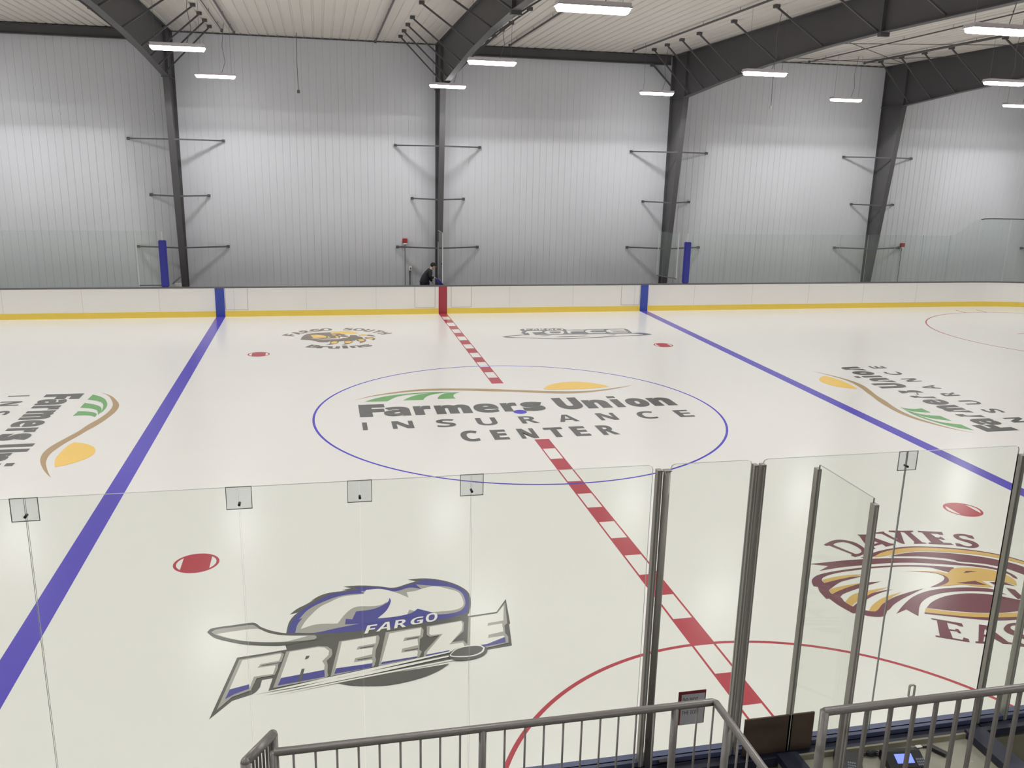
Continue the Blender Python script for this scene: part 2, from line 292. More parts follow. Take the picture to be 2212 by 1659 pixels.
  ('crest','maroon',[('s',[(3267,-8108),(3592,-7974),(3891,-7900),(4195,-7873),(4471,-7911),(4882,-8039),(5247,-8220),(5483,-8423),(5634,-8653),(5713,-8898),(5673,-9169),(5678,-8917),(5609,-8682),(5458,-8452),(5222,-8250),(4853,-8076),(4513,-7967),(4258,-7925),(3948,-7937),(3662,-8016),(3487,-8105),(3366,-8118)]),('s',[(3711,-8135),(3942,-8086),(4186,-8069),(4414,-8100),(4750,-8207),(5105,-8390),(5349,-8596),(5461,-8776),(5517,-9020),(5424,-9364),(5326,-9140),(5238,-8912),(5138,-8744),(4944,-8584),(4622,-8452),(4601,-8396),(4427,-8301),(4165,-8211)]),('s',[(2398,-8169),(2670,-8159),(2993,-8148),(3385,-8161),(3763,-8201),(4121,-8270),(4382,-8360),(4555,-8454),(4613,-8506),(4902,-8635),(5067,-8789),(5120,-8954),(5097,-9072),(5000,-8810),(4735,-8639),(4352,-8504),(3954,-8386),(3588,-8335),(3191,-8333),(2790,-8345),(2434,-8395),(2647,-8274)]),('s',[(4430,-8613),(4043,-8485),(3687,-8422),(3305,-8400),(2904,-8411),(2571,-8449),(2354,-8504),(2236,-8574),(2156,-8665),(2102,-8801),(2150,-8832),(2106,-8943),(2077,-9159),(2124,-9153),(2143,-9331),(2208,-9562),(2317,-9568),(2354,-9651),(2554,-9698),(2707,-9558),(2531,-9567),(2449,-9540),(2313,-9399),(2279,-9274),(2297,-9142),(2232,-9048),(2247,-8939),(2298,-8747),(2320,-8648),(2404,-8573),(2615,-8502),(2951,-8460),(3353,-8446),(3732,-8471),(4058,-8551),(4154,-8636),(4246,-8745),(4403,-8647)])]),
  ('crest_feathers','maroon',[('s',[(2288,-8751),(2497,-8693),(2757,-8641),(2987,-8641),(2719,-8700),(2531,-8757),(2240,-8944)]),('s',[(2226,-9053),(2358,-8986),(2600,-8885),(2863,-8828),(3105,-8831),(2803,-8920),(2574,-8995),(2377,-9073),(2290,-9146)]),('s',[(2306,-9406),(2518,-9262),(2735,-9134),(2967,-9076),(3138,-9068),(2941,-9114),(2741,-9191),(2554,-9295),(2396,-9427),(2332,-9545)]),('s',[(2686,-9581),(2510,-9576),(2740,-9407),(3014,-9265),(3302,-9175),(3578,-9109),(3351,-9211),(3085,-9332),(2866,-9455)]),('s',[(2756,-9669),(3026,-9456),(3297,-9285),(3598,-9183),(3921,-9161),(4273,-9204),(4504,-9300),(4575,-9470),(4445,-9370),(4195,-9299),(3915,-9265),(3639,-9289),(3410,-9374),(3216,-9515),(3004,-9768),(2959,-9589)]),('s',[(3252,-9595),(3426,-9471),(3686,-9366),(3938,-9334),(4151,-9353),(4387,-9438),(4577,-9573),(4716,-9692),(4800,-9835),(4555,-9871),(4308,-9881),(4091,-9874),(3779,-9808),(3494,-9707)]),('s',[(3146,-9698),(3412,-9813),(3692,-9915),(4002,-9978),(4414,-10012),(4763,-9933),(4733,-9972),(4369,-10062),(3945,-10046),(3658,-9956),(3389,-9842),(3124,-9728)]),('s',[(4607,-9103),(4801,-9135),(4887,-9273),(4735,-9195),(4618,-9184)]),('s',[(4717,-9288),(4796,-9359),(4737,-9587),(4633,-9596),(4667,-9436)]),('s',[(5103,-8842),(5110,-8983),(5074,-9098),(5050,-9034)])]),
  ('gold_feathers','ochre',[('s',[(3477,-8120),(3662,-8016),(3948,-7937),(4258,-7925),(4513,-7967),(4853,-8076),(5222,-8250),(5458,-8452),(5609,-8682),(5673,-8922),(5558,-8738),(5384,-8536),(5147,-8340),(4774,-8176),(4432,-8075),(4172,-8043),(3847,-8081),(3586,-8128)]),('s',[(2330,-8650),(2555,-8598),(2797,-8578),(3014,-8600),(2757,-8641),(2497,-8693),(2298,-8747)]),('s',[(2251,-8934),(2374,-8890),(2576,-8852),(2872,-8815),(2592,-8898),(2358,-8986),(2232,-9048)]),('s',[(2279,-9274),(2480,-9119),(2718,-9048),(3110,-9000),(2835,-9095),(2577,-9217),(2393,-9321),(2300,-9397)]),('s',[(2449,-9540),(2594,-9408),(2839,-9262),(3217,-9147),(2988,-9260),(2740,-9407),(2531,-9567)]),('s',[(3236,-9603),(3477,-9730),(3767,-9823),(4082,-9886),(4508,-9907),(4801,-9867),(4768,-9926),(4418,-10007),(4006,-9974),(3694,-9912),(3415,-9809),(3146,-9698)])]),
  ('beak','ochre',[('s',[(3664,-8610),(3924,-8645),(4121,-8700),(4210,-8770),(4403,-8647),(4640,-8655),(4881,-8758),(5001,-8903),(5009,-9117),(4912,-9263),(4855,-9165),(4750,-9103),(4531,-9042),(4550,-9245),(4356,-9197),(4192,-9112),(3953,-9100),(3820,-9092),(4064,-8957),(4112,-8815),(4052,-8728),(3909,-8664)])]),
  ('beak_markings','maroon',[('s',[(3706,-8617),(3909,-8664),(4055,-8744),(4119,-8846),(4081,-8960),(3989,-9033),(3820,-9092),(3685,-9098),(3927,-8993),(4046,-8910),(4088,-8826),(4041,-8742),(3903,-8672)]),[(4440,-8803),(4526,-8746),(4678,-8787)],[(4117,-9049),(4435,-9035),(4507,-9185)]]),
  ('lettering','maroon',[('s',[(2979,-7610),(3186,-7501),(3328,-7488),(3453,-7556),(3513,-7669),(3515,-7831),(3464,-7933),(3356,-8023),(3208,-8075),(3172,-8019),(3210,-7985),(3046,-7649),(2993,-7654)]),('s',[(3117,-7640),(3181,-7590),(3311,-7568),(3392,-7624),(3436,-7738),(3438,-7860),(3395,-7938),(3328,-7978),(3267,-7985)]),[(3707,-7359),(3839,-7380),(4021,-7738),(4072,-7761),(4042,-7791),(3875,-7827),(3886,-7787),(3883,-7730),(3705,-7782),(3681,-7830),(3681,-7872),(3574,-7854),(3584,-7814),(3712,-7404)],[(3753,-7484),(3856,-7683),(3703,-7736)],[(4036,-7337),(4192,-7317),(4180,-7360),(4213,-7633),(4351,-7377),(4269,-7345),(4290,-7302),(4470,-7332),(4229,-7790),(4190,-7762),(4110,-7387),(4024,-7373)],[(4458,-7337),(4675,-7365),(4661,-7401),(4593,-7416),(4537,-7776),(4578,-7801),(4575,-7829),(4380,-7804),(4405,-7765),(4430,-7748),(4500,-7401),(4449,-7374)],[(4749,-7384),(5104,-7488),(5055,-7585),(5005,-7570),(4984,-7529),(4882,-7501),(4874,-7649),(4916,-7674),(4941,-7641),(4967,-7653),(4963,-7748),(4912,-7747),(4909,-7717),(4868,-7703),(4861,-7847),(4955,-7881),(4947,-7825),(4959,-7942),(4608,-7842),(4629,-7802),(4675,-7810),(4782,-7447),(4726,-7426)],('s',[(5190,-7637),(5268,-7594),(5381,-7608),(5448,-7657),(5489,-7693),(5440,-7797),(5384,-7758),(5375,-7682),(5307,-7656),(5244,-7691),(5254,-7766),(5341,-7854),(5355,-7964),(5314,-8046),(5222,-8084),(5116,-8067),(5051,-8021),(4979,-7981),(5024,-7892),(5080,-7919),(5106,-7994),(5167,-8026),(5233,-7998),(5253,-7940),(5205,-7849),(5161,-7751)]),[(3128,-9842),(3429,-10030),(3394,-10102),(3356,-10083),(3344,-10045),(3256,-9976),(3170,-10123),(3239,-10159),(3255,-10131),(3287,-10143),(3258,-10240),(3227,-10227),(3236,-10189),(3157,-10156),(3073,-10317),(3162,-10378),(3214,-10330),(3250,-10371),(3212,-10439),(2888,-10254),(2904,-10225),(2947,-10249),(3169,-9904),(3123,-9871)],[(3630,-10090),(3704,-10127),(3683,-10515),(3726,-10545),(3710,-10571),(3582,-10536),(3593,-10515),(3583,-10486),(3570,-10404),(3483,-10354),(3390,-10452),(3434,-10482),(3409,-10512),(3272,-10465),(3294,-10435),(3330,-10442)],[(3629,-10191),(3588,-10349),(3513,-10313)],('s',[(3841,-10276),(3889,-10212),(4024,-10139),(4165,-10143),(4228,-10186),(4200,-10266),(4137,-10255),(4109,-10190),(4025,-10187),(3960,-10237),(3955,-10284),(3997,-10397),(4011,-10538),(3952,-10619),(3849,-10656),(3762,-10630),(3759,-10539),(3781,-10498),(3821,-10516),(3829,-10586),(3884,-10602),(3936,-10559),(3925,-10477),(3843,-10347)]),[(4402,-10155),(4724,-10173),(4651,-10296),(4614,-10290),(4625,-10231),(4544,-10224),(4366,-10612),(4405,-10630),(4389,-10661),(4190,-10649),(4205,-10618),(4262,-10617),(4454,-10218),(4382,-10225),(4346,-10280),(4315,-10274)]]),
 ],
 'freeze': [
  ('backing','charcoal',[[(-5522,-10375),(-5345,-9264),(-5092,-9234),(-4807,-9190),(-4822,-9098),(-4827,-8956),(-4493,-8885),(-4444,-8894),(-4303,-8869),(-4125,-8808),(-3944,-8780),(-3926,-8721),(-3366,-8638),(-3154,-8519),(-2970,-8535),(-2745,-8494),(-2597,-8551),(-2637,-8794),(-2264,-8751),(-2082,-8445),(-2154,-9059),(-2170,-9077),(-2239,-9554),(-2538,-9595),(-3000,-9721),(-3821,-9872),(-4348,-9942),(-4970,-9992),(-4935,-9748),(-5046,-9763),(-5059,-9900),(-5091,-9973),(-5125,-10012),(-5325,-10096)]]),
  ('snow_edge','charcoal',[('s',[(-4823,-8825),(-4814,-8688),(-4796,-8559),(-4751,-8432),(-4697,-8350),(-4796,-8383),(-4711,-8254),(-4611,-8165),(-4498,-8051),(-4555,-8090),(-4440,-7962),(-4311,-7896),(-4087,-7876),(-4157,-7853),(-4026,-7817),(-4131,-7754),(-3904,-7762),(-3666,-7826),(-3478,-7897),(-3301,-7822),(-3173,-7763),(-3277,-7697),(-3041,-7699),(-2805,-7804),(-2641,-7960),(-2537,-8160),(-2532,-8387),(-2574,-8598),(-2649,-8773),(-3071,-8925),(-3634,-9001),(-3959,-8987),(-4494,-8935)])]),
  ('snow_blue','royal',[('s',[(-4807,-8822),(-4788,-8649),(-4734,-8458),(-4664,-8332),(-4576,-8206),(-4463,-8093),(-4312,-7946),(-4076,-7898),(-3932,-7871),(-3989,-7797),(-3668,-7851),(-3469,-7929),(-3305,-7861),(-3103,-7802),(-3145,-7736),(-2926,-7773),(-2700,-7937),(-2579,-8114),(-2558,-8358),(-2593,-8571),(-2664,-8724),(-3060,-8838),(-3627,-8916),(-3956,-8923),(-4495,-8893)])]),
  ('snow_shade','silver',[('s',[(-4719,-8833),(-4697,-8643),(-4639,-8497),(-4683,-8523),(-4575,-8301),(-4406,-8140),(-4149,-7999),(-3867,-7989),(-3911,-7926),(-3673,-7928),(-3463,-8002),(-3275,-7931),(-3124,-7996),(-3182,-7855),(-2970,-7930),(-2769,-7991),(-2632,-8144),(-2604,-8350),(-2635,-8540),(-2737,-8665),(-2950,-8698),(-3380,-8646),(-3411,-8732),(-3747,-8719),(-4235,-8810),(-4495,-8872)])]),
  ('snow_white','snow',[('s',[(-4657,-8758),(-4616,-8613),(-4541,-8446),(-4429,-8255),(-4314,-8155),(-4150,-8036),(-3879,-8007),(-3838,-7900),(-3647,-7907),(-3443,-8056),(-3314,-8204),(-3323,-8051),(-3201,-8034),(-3124,-7996),(-2948,-7947),(-2778,-8054),(-2660,-8164),(-2632,-8370),(-2658,-8536),(-2764,-8613),(-2964,-8625),(-3193,-8609),(-3333,-8515),(-3380,-8646),(-3552,-8662),(-3738,-8664),(-3662,-8458),(-3570,-8160),(-3627,-8297),(-3747,-8349),(-3987,-8331),(-4116,-8473),(-4222,-8703),(-4474,-8681)])]),
  ('snow_hollow','royal',[('s',[(-4135,-8740),(-4121,-8609),(-4044,-8634),(-3991,-8448),(-3762,-8417),(-3591,-8279),(-3553,-8163),(-3545,-8263),(-3618,-8489),(-3738,-8664),(-3552,-8662),(-3331,-8609),(-3228,-8509),(-3036,-8648),(-3273,-8711),(-3616,-8764)])]),
  ('stick_edge','charcoal',[('s',[(-5737,-8643),(-5697,-8568),(-5464,-8533),(-5235,-8510),(-5179,-8546),(-5129,-8625),(-4999,-8739),(-4832,-8826),(-4625,-8870),(-4469,-8889),(-4436,-8960),(-4460,-9044),(-4622,-9055),(-4822,-9098),(-5023,-9071),(-5265,-9005),(-5471,-8898),(-5642,-8781)])]),
  ('stick_shade','silver',[('s',[(-5692,-8651),(-5645,-8602),(-5460,-8581),(-5231,-8565),(-5178,-8616),(-5124,-8692),(-4996,-8805),(-4830,-8883),(-4493,-8934),(-4468,-8987),(-4501,-9026),(-4825,-9028),(-5107,-8983),(-5311,-8919),(-5477,-8834),(-5632,-8727)])]),
  ('stick_face','snow',[('s',[(-5629,-8711),(-5451,-8682),(-5167,-8669),(-5038,-8782),(-4871,-8868),(-4575,-8936),(-4785,-9011),(-4865,-9017),(-5107,-8979),(-5311,-8915),(-5478,-8826)])]),
  ('letter_rims','silver',[[(-5465,-10243),(-5318,-9320),(-4868,-9246),(-4831,-9287),(-4853,-9439),(-4886,-9491),(-4887,-9562),(-4915,-9697),(-5103,-9725),(-5148,-9943),(-5331,-10032)],[(-4922,-9945),(-4810,-9239),(-4444,-9183),(-4348,-9213),(-4300,-9283),(-4295,-9375),(-4306,-9433),(-4358,-9512),(-4348,-9601),(-4353,-9742),(-4344,-9813),(-4369,-9849)],[(-4321,-9830),(-4213,-9120),(-3755,-9062),(-3742,-9126),(-3768,-9258),(-3785,-9314),(-3804,-9385),(-3819,-9512),(-3814,-9590),(-3845,-9722)],[(-3798,-9730),(-3665,-9013),(-3234,-8959),(-3213,-9035),(-3238,-9186),(-3279,-9234),(-3307,-9419),(-3312,-9466),(-3288,-9507),(-3329,-9619)],[(-3167,-8956),(-2729,-8893),(-2707,-8948),(-2746,-9145),(-2920,-9366),(-2780,-9355),(-2747,-9451),(-2787,-9537),(-3281,-9628),(-3262,-9520),(-3041,-9192),(-3160,-9205),(-3190,-9152)],[(-2757,-9484),(-2635,-8831),(-2272,-8796),(-2110,-8539),(-2190,-9052),(-2234,-9104),(-2261,-9272),(-2242,-9360),(-2267,-9494),(-2546,-9561)]]),
  ('letter_faces','snow',[[(-5399,-10064),(-5282,-9337),(-4871,-9273),(-4861,-9297),(-4881,-9419),(-5079,-9454),(-5109,-9525),(-4923,-9506),(-4913,-9529),(-4935,-9673),(-5135,-9692),(-5168,-9914),(-5314,-9985)],[(-4876,-9907),(-4770,-9253),(-4460,-9208),(-4380,-9230),(-4331,-9308),(-4338,-9397),(-4409,-9510),(-4382,-9595),(-4391,-9721),(-4384,-9805),(-4399,-9830)],[(-4281,-9790),(-4183,-9136),(-3782,-9080),(-3798,-9239),(-4001,-9276),(-4022,-9339),(-3835,-9326),(-3853,-9468),(-4045,-9518),(-4062,-9596),(-3864,-9576),(-3852,-9608),(-3869,-9660),(-3886,-9739)],[(-3769,-9693),(-3624,-9048),(-3237,-8982),(-3268,-9153),(-3454,-9176),(-3479,-9249),(-3307,-9224),(-3315,-9364),(-3504,-9411),(-3521,-9492),(-3341,-9472),(-3335,-9507),(-3357,-9625)],[(-3132,-8977),(-2739,-8907),(-2733,-8988),(-2766,-9127),(-2956,-9414),(-2793,-9394),(-2788,-9470),(-2815,-9533),(-3251,-9608),(-3227,-9526),(-3001,-9166),(-3141,-9169),(-3158,-9130)],[(-2725,-9468),(-2611,-8844),(-2265,-8797),(-2144,-8613),(-2224,-8981),(-2422,-9012),(-2441,-9074),(-2253,-9047),(-2276,-9235),(-2464,-9279),(-2485,-9351),(-2295,-9329),(-2277,-9368),(-2298,-9483),(-2569,-9528)]]),
  ('town_lettering','snow',[[(-3918,-9006),(-3869,-8819),(-3750,-8805),(-3759,-8838),(-3834,-8847),(-3847,-8895),(-3778,-8887),(-3787,-8920),(-3856,-8928),(-3875,-9001)],[(-3779,-8985),(-3651,-8774),(-3603,-8769),(-3606,-8966),(-3647,-8971),(-3645,-8924),(-3710,-8931),(-3738,-8980)],[(-3689,-8895),(-3642,-8890),(-3639,-8808),(-3661,-8846)],[(-3561,-8946),(-3524,-8755),(-3471,-8748),(-3448,-8747),(-3430,-8749),(-3418,-8755),(-3410,-8765),(-3407,-8779),(-3409,-8797),(-3414,-8813),(-3423,-8827),(-3434,-8838),(-3453,-8852),(-3416,-8927),(-3459,-8933),(-3488,-8866),(-3508,-8868),(-3522,-8941)],[(-3502,-8836),(-3478,-8832),(-3468,-8828),(-3461,-8824),(-3455,-8818),(-3451,-8811),(-3448,-8803),(-3448,-8795),(-3449,-8789),(-3453,-8784),(-3460,-8782),(-3480,-8782),(-3492,-8784)],[(-3278,-8892),(-3303,-8894),(-3323,-8891),(-3338,-8881),(-3347,-8867),(-3350,-8847),(-3348,-8821),(-3343,-8804),(-3336,-8788),(-3327,-8774),(-3315,-8760),(-3302,-8748),(-3287,-8738),(-3270,-8729),(-3251,-8722),(-3220,-8716),(-3191,-8716),(-3175,-8718),(-3195,-8749),(-3221,-8746),(-3237,-8748),(-3248,-8750),(-3259,-8754),(-3269,-8760),(-3278,-8767),(-3286,-8775),(-3293,-8783),(-3299,-8793),(-3303,-8804),(-3308,-8825),(-3308,-8843),(-3305,-8850),(-3301,-8856),(-3296,-8860),(-3289,-8863),(-3280,-8864),(-3243,-8856),(-3235,-8821),(-3271,-8827),(-3265,-8797),(-3189,-8785),(-3208,-8872),(-3241,-8884)],[(-3099,-8862),(-3115,-8863),(-3128,-8862),(-3139,-8857),(-3147,-8849),(-3153,-8839),(-3157,-8825),(-3159,-8810),(-3159,-8792),(-3157,-8772),(-3153,-8752),(-3147,-8733),(-3140,-8716),(-3132,-8700),(-3122,-8686),(-3110,-8674),(-3097,-8664),(-3082,-8657),(-3066,-8653),(-3050,-8651),(-3037,-8652),(-3026,-8657),(-3018,-8665),(-3011,-8676),(-3008,-8690),(-3006,-8705),(-3006,-8723),(-3009,-8744),(-3013,-8764),(-3019,-8783),(-3026,-8800),(-3034,-8816),(-3044,-8829),(-3056,-8841),(-3069,-8850),(-3083,-8857)],[(-3094,-8826),(-3081,-8822),(-3070,-8814),(-3061,-8802),(-3054,-8788),(-3048,-8770),(-3044,-8750),(-3041,-8731),(-3042,-8714),(-3044,-8701),(-3050,-8693),(-3059,-8689),(-3072,-8689),(-3085,-8694),(-3096,-8702),(-3105,-8713),(-3112,-8728),(-3118,-8746),(-3122,-8766),(-3124,-8785),(-3124,-8801),(-3121,-8814),(-3115,-8823),(-3106,-8827)]]),
  ('letter_bottoms','royal',[[(-5399,-10064),(-5369,-9891),(-5174,-9830),(-5168,-9914),(-5314,-9985)],[(-4876,-9907),(-4848,-9771),(-4387,-9691),(-4383,-9822),(-4399,-9830)],[(-4281,-9790),(-4261,-9685),(-3859,-9652),(-3873,-9734)],[(-3769,-9693),(-3752,-9646),(-3352,-9600),(-3357,-9625)],[(-3256,-9617),(-3245,-9583),(-2973,-9537),(-2978,-9570)],[(-2643,-9493),(-2516,-9478),(-2278,-9360),(-2298,-9483),(-2569,-9528)]]),
  ('letter_gaps','charcoal',[[(-5066,-9480),(-4860,-9452),(-4871,-9465),(-5065,-9495)],[(-4586,-9376),(-4547,-9375),(-4560,-9432),(-4599,-9447)],[(-4668,-9875),(-4630,-9629),(-4598,-9630),(-4634,-9870)],[(-3981,-9306),(-3819,-9281),(-3820,-9302),(-3982,-9327)],[(-4019,-9546),(-3854,-9527),(-3855,-9547),(-4020,-9566)],[(-3435,-9204),(-3288,-9183),(-3290,-9202),(-3437,-9223)],[(-3480,-9452),(-3322,-9430),(-3324,-9448),(-3482,-9471)]]),
  ('puck_shadow','charcoal',[('s',[(-4297,-9940),(-4143,-10025),(-3990,-10071),(-3705,-10104),(-3368,-10036),(-3153,-9930),(-3013,-9812),(-3416,-9859),(-3822,-9895)])]),
  ('streaks','snow',[[(-5105,-10026),(-4347,-9849),(-2977,-9562),(-2966,-9585),(-3951,-9824),(-4732,-9977)],[(-5029,-10066),(-4217,-9872),(-2945,-9636),(-2920,-9658),(-3954,-9884),(-4731,-10022)],[(-4915,-10095),(-4297,-9959),(-3821,-9872),(-2901,-9721),(-2877,-9745),(-3823,-9902),(-4297,-9982)]]),
  ('puck_side','charcoal',[('s',[(-2985,-9621),(-2899,-9518),(-2749,-9477),(-2620,-9487),(-2545,-9553),(-2552,-9645),(-2635,-9734),(-2784,-9777),(-2936,-9765),(-2996,-9696)])]),
  ('puck_rim','snow',[('s',[(-2985,-9639),(-2892,-9519),(-2741,-9476),(-2606,-9492),(-2560,-9556),(-2603,-9649),(-2723,-9711),(-2871,-9706),(-2972,-9675)]),('s',[(-2970,-9631),(-2885,-9536),(-2738,-9498),(-2616,-9512),(-2581,-9563),(-2620,-9633),(-2727,-9690),(-2867,-9683),(-2960,-9659)])]),
 ],
 'bruins': [
  ('lettering','taupe',[[(-5214,9220),(-5578,9430),(-5428,9690),(-5341,9640),(-5425,9496),(-5366,9462),(-5289,9596),(-5202,9546),(-5280,9412),(-5147,9336)],[(-5055,9492),(-5296,9852),(-5238,9917),(-4854,9715),(-4913,9650),(-4995,9696),(-5051,9634),(-4996,9558)],[(-5111,9718),(-5084,9748),(-5215,9823),(-5195,9833)],[(-4843,9725),(-5090,10065),(-5002,10129),(-4965,10152),(-4930,10164),(-4897,10166),(-4864,10157),(-4834,10137),(-4808,10107),(-4789,10074),(-4781,10041),(-4782,10011),(-4788,9987),(-4600,9902),(-4689,9837),(-4840,9912),(-4853,9902),(-4765,9782)],[(-4911,9983),(-4889,10000),(-4881,10011),(-4877,10028),(-4885,10048),(-4900,10061),(-4918,10061),(-4953,10041)],[(-4432,9978),(-4489,9959),(-4544,9955),(-4595,9966),(-4639,9992),(-4677,10033),(-4707,10087),(-4721,10125),(-4728,10162),(-4727,10198),(-4720,10234),(-4706,10267),(-4685,10298),(-4657,10326),(-4622,10351),(-4560,10381),(-4495,10398),(-4438,10403),(-4438,10300),(-4498,10296),(-4542,10282),(-4561,10272),(-4576,10260),(-4588,10247),(-4603,10215),(-4606,10178),(-4593,10135),(-4572,10099),(-4547,10074),(-4519,10062),(-4503,10061),(-4486,10064),(-4433,10088),(-4453,10134),(-4524,10103),(-4564,10193),(-4385,10273),(-4294,10068),(-4360,10017)],[(-4152,10067),(-4191,10062),(-4227,10063),(-4260,10071),(-4290,10086),(-4315,10106),(-4337,10132),(-4355,10162),(-4369,10196),(-4379,10234),(-4385,10273),(-4386,10310),(-4382,10345),(-4373,10377),(-4357,10406),(-4336,10431),(-4309,10451),(-4277,10467),(-4239,10478),(-4200,10484),(-4164,10482),(-4131,10474),(-4102,10460),(-4076,10440),(-4054,10414),(-4036,10384),(-4022,10350),(-4012,10312),(-4006,10273),(-4005,10236),(-4009,10201),(-4018,10169),(-4034,10140),(-4054,10115),(-4081,10094),(-4114,10078)],[(-4172,10164),(-4148,10172),(-4132,10185),(-4121,10203),(-4116,10226),(-4116,10255),(-4121,10289),(-4130,10322),(-4142,10348),(-4156,10368),(-4173,10379),(-4193,10384),(-4218,10382),(-4242,10374),(-4259,10361),(-4269,10343),(-4275,10320),(-4276,10291),(-4271,10257),(-4261,10224),(-4249,10198),(-4234,10179),(-4218,10167),(-4197,10162)],[(-3547,10071),(-3589,10083),(-3627,10099),(-3669,10126),(-3646,10232),(-3555,10177),(-3520,10165),(-3492,10163),(-3480,10169),(-3474,10180),(-3477,10196),(-3513,10228),(-3570,10272),(-3597,10307),(-3608,10335),(-3611,10369),(-3609,10388),(-3597,10422),(-3577,10449),(-3548,10468),(-3514,10479),(-3475,10482),(-3433,10476),(-3391,10464),(-3334,10435),(-3301,10414),(-3360,10333),(-3430,10373),(-3468,10382),(-3483,10380),(-3491,10372),(-3494,10359),(-3485,10345),(-3404,10280),(-3377,10251),(-3360,10219),(-3356,10200),(-3359,10159),(-3371,10126),(-3392,10099),(-3422,10079),(-3458,10067),(-3500,10065)],[(-3230,9970),(-3265,9989),(-3293,10011),(-3315,10037),(-3330,10066),(-3339,10098),(-3342,10132),(-3338,10166),(-3329,10202),(-3315,10239),(-3297,10274),(-3277,10305),(-3253,10330),(-3227,10351),(-3197,10365),(-3166,10373),(-3132,10374),(-3096,10367),(-3059,10354),(-3024,10335),(-2996,10313),(-2974,10287),(-2958,10258),(-2949,10227),(-2947,10194),(-2950,10159),(-2959,10123),(-2973,10086),(-2991,10051),(-3012,10021),(-3035,9995),(-3062,9974),(-3091,9960),(-3123,9952),(-3157,9951),(-3193,9957)],[(-3190,10061),(-3165,10053),(-3144,10054),(-3126,10062),(-3108,10078),(-3090,10101),(-3074,10131),(-3062,10164),(-3057,10192),(-3057,10216),(-3064,10235),(-3077,10251),(-3099,10264),(-3123,10271),(-3144,10271),(-3163,10263),(-3181,10247),(-3198,10224),(-3214,10194),(-3226,10161),(-3232,10133),(-3231,10109),(-3225,10090),(-3211,10074)],[(-2960,9814),(-2992,9844),(-3013,9877),(-3023,9914),(-3022,9953),(-3009,9991),(-2988,10028),(-2833,10241),(-2754,10184),(-2900,9982),(-2914,9960),(-2921,9943),(-2923,9929),(-2920,9918),(-2912,9906),(-2899,9894),(-2884,9885),(-2870,9882),(-2858,9884),(-2846,9890),(-2832,9902),(-2669,10123),(-2590,10065),(-2745,9851),(-2763,9830),(-2783,9812),(-2805,9798),(-2829,9787),(-2854,9782),(-2880,9782),(-2907,9787),(-2933,9798)],[(-2761,9643),(-2523,9857),(-2588,9929),(-2514,9996),(-2313,9773),(-2388,9706),(-2453,9778),(-2690,9564)],[(-2616,9480),(-2252,9690),(-2203,9605),(-2335,9529),(-2283,9439),(-2151,9515),(-2102,9430),(-2466,9220),(-2515,9305),(-2370,9389),(-2422,9479),(-2567,9395)],[(-4842,7552),(-4645,7923),(-4516,7855),(-4471,7828),(-4436,7800),(-4410,7771),(-4395,7738),(-4395,7703),(-4407,7668),(-4421,7647),(-4437,7631),(-4455,7619),(-4477,7612),(-4509,7613),(-4497,7631),(-4478,7607),(-4467,7577),(-4467,7543),(-4482,7506),(-4503,7476),(-4532,7455),(-4568,7444),(-4607,7443),(-4648,7453),(-4690,7471)],[(-4610,7730),(-4561,7706),(-4539,7702),(-4528,7708),(-4519,7724),(-4522,7736),(-4541,7754),(-4584,7778)],[(-4688,7584),(-4634,7556),(-4610,7554),(-4595,7563),(-4585,7581),(-4586,7597),(-4604,7615),(-4655,7644)],[(-4524,7385),(-4428,7695),(-4299,7655),(-4296,7602),(-4321,7610),(-4287,7623),(-4260,7629),(-4230,7630),(-4198,7627),(-4129,7606),(-4104,7594),(-4147,7496),(-4201,7519),(-4251,7528),(-4279,7525),(-4299,7515),(-4313,7492),(-4362,7335)],[(-4047,7266),(-4083,7273),(-4114,7286),(-4140,7306),(-4159,7332),(-4167,7365),(-4167,7402),(-4144,7606),(-4019,7592),(-4040,7391),(-4035,7370),(-4022,7360),(-3991,7357),(-3978,7362),(-3968,7370),(-3960,7384),(-3948,7431),(-3931,7582),(-3806,7568),(-3842,7248),(-3942,7259),(-3950,7298),(-3932,7296),(-3959,7277),(-4002,7266)],[(-3699,7570),(-3737,7577),(-3753,7586),(-3763,7600),(-3767,7616),(-3766,7633),(-3758,7648),(-3743,7660),(-3707,7673),(-3666,7676),(-3629,7669),(-3612,7660),(-3602,7646),(-3598,7629),(-3599,7613),(-3607,7597),(-3622,7586),(-3658,7573)],[(-3734,7249),(-3758,7560),(-3599,7572),(-3575,7262)],[(-3466,7272),(-3550,7583),(-3454,7609),(-3432,7576),(-3449,7572),(-3431,7599),(-3395,7625),(-3354,7642),(-3318,7648),(-3284,7648),(-3252,7639),(-3225,7621),(-3205,7594),(-3192,7560),(-3138,7361),(-3259,7328),(-3314,7523),(-3327,7541),(-3342,7545),(-3372,7536),(-3383,7527),(-3389,7516),(-3391,7500),(-3384,7452),(-3344,7305)],[(-3031,7411),(-3093,7392),(-3128,7386),(-3171,7475),(-3076,7493),(-3020,7514),(-2991,7536),(-2996,7541),(-3136,7528),(-3173,7533),(-3202,7549),(-3222,7577),(-3230,7605),(-3225,7635),(-3208,7665),(-3181,7692),(-3147,7717),(-3083,7750),(-3014,7773),(-2945,7785),(-2951,7687),(-3040,7670),(-3068,7659),(-3088,7643),(-2953,7657),(-2915,7654),(-2884,7639),(-2862,7609),(-2853,7579),(-2856,7548),(-2872,7516),(-2899,7486),(-2937,7458)]]),
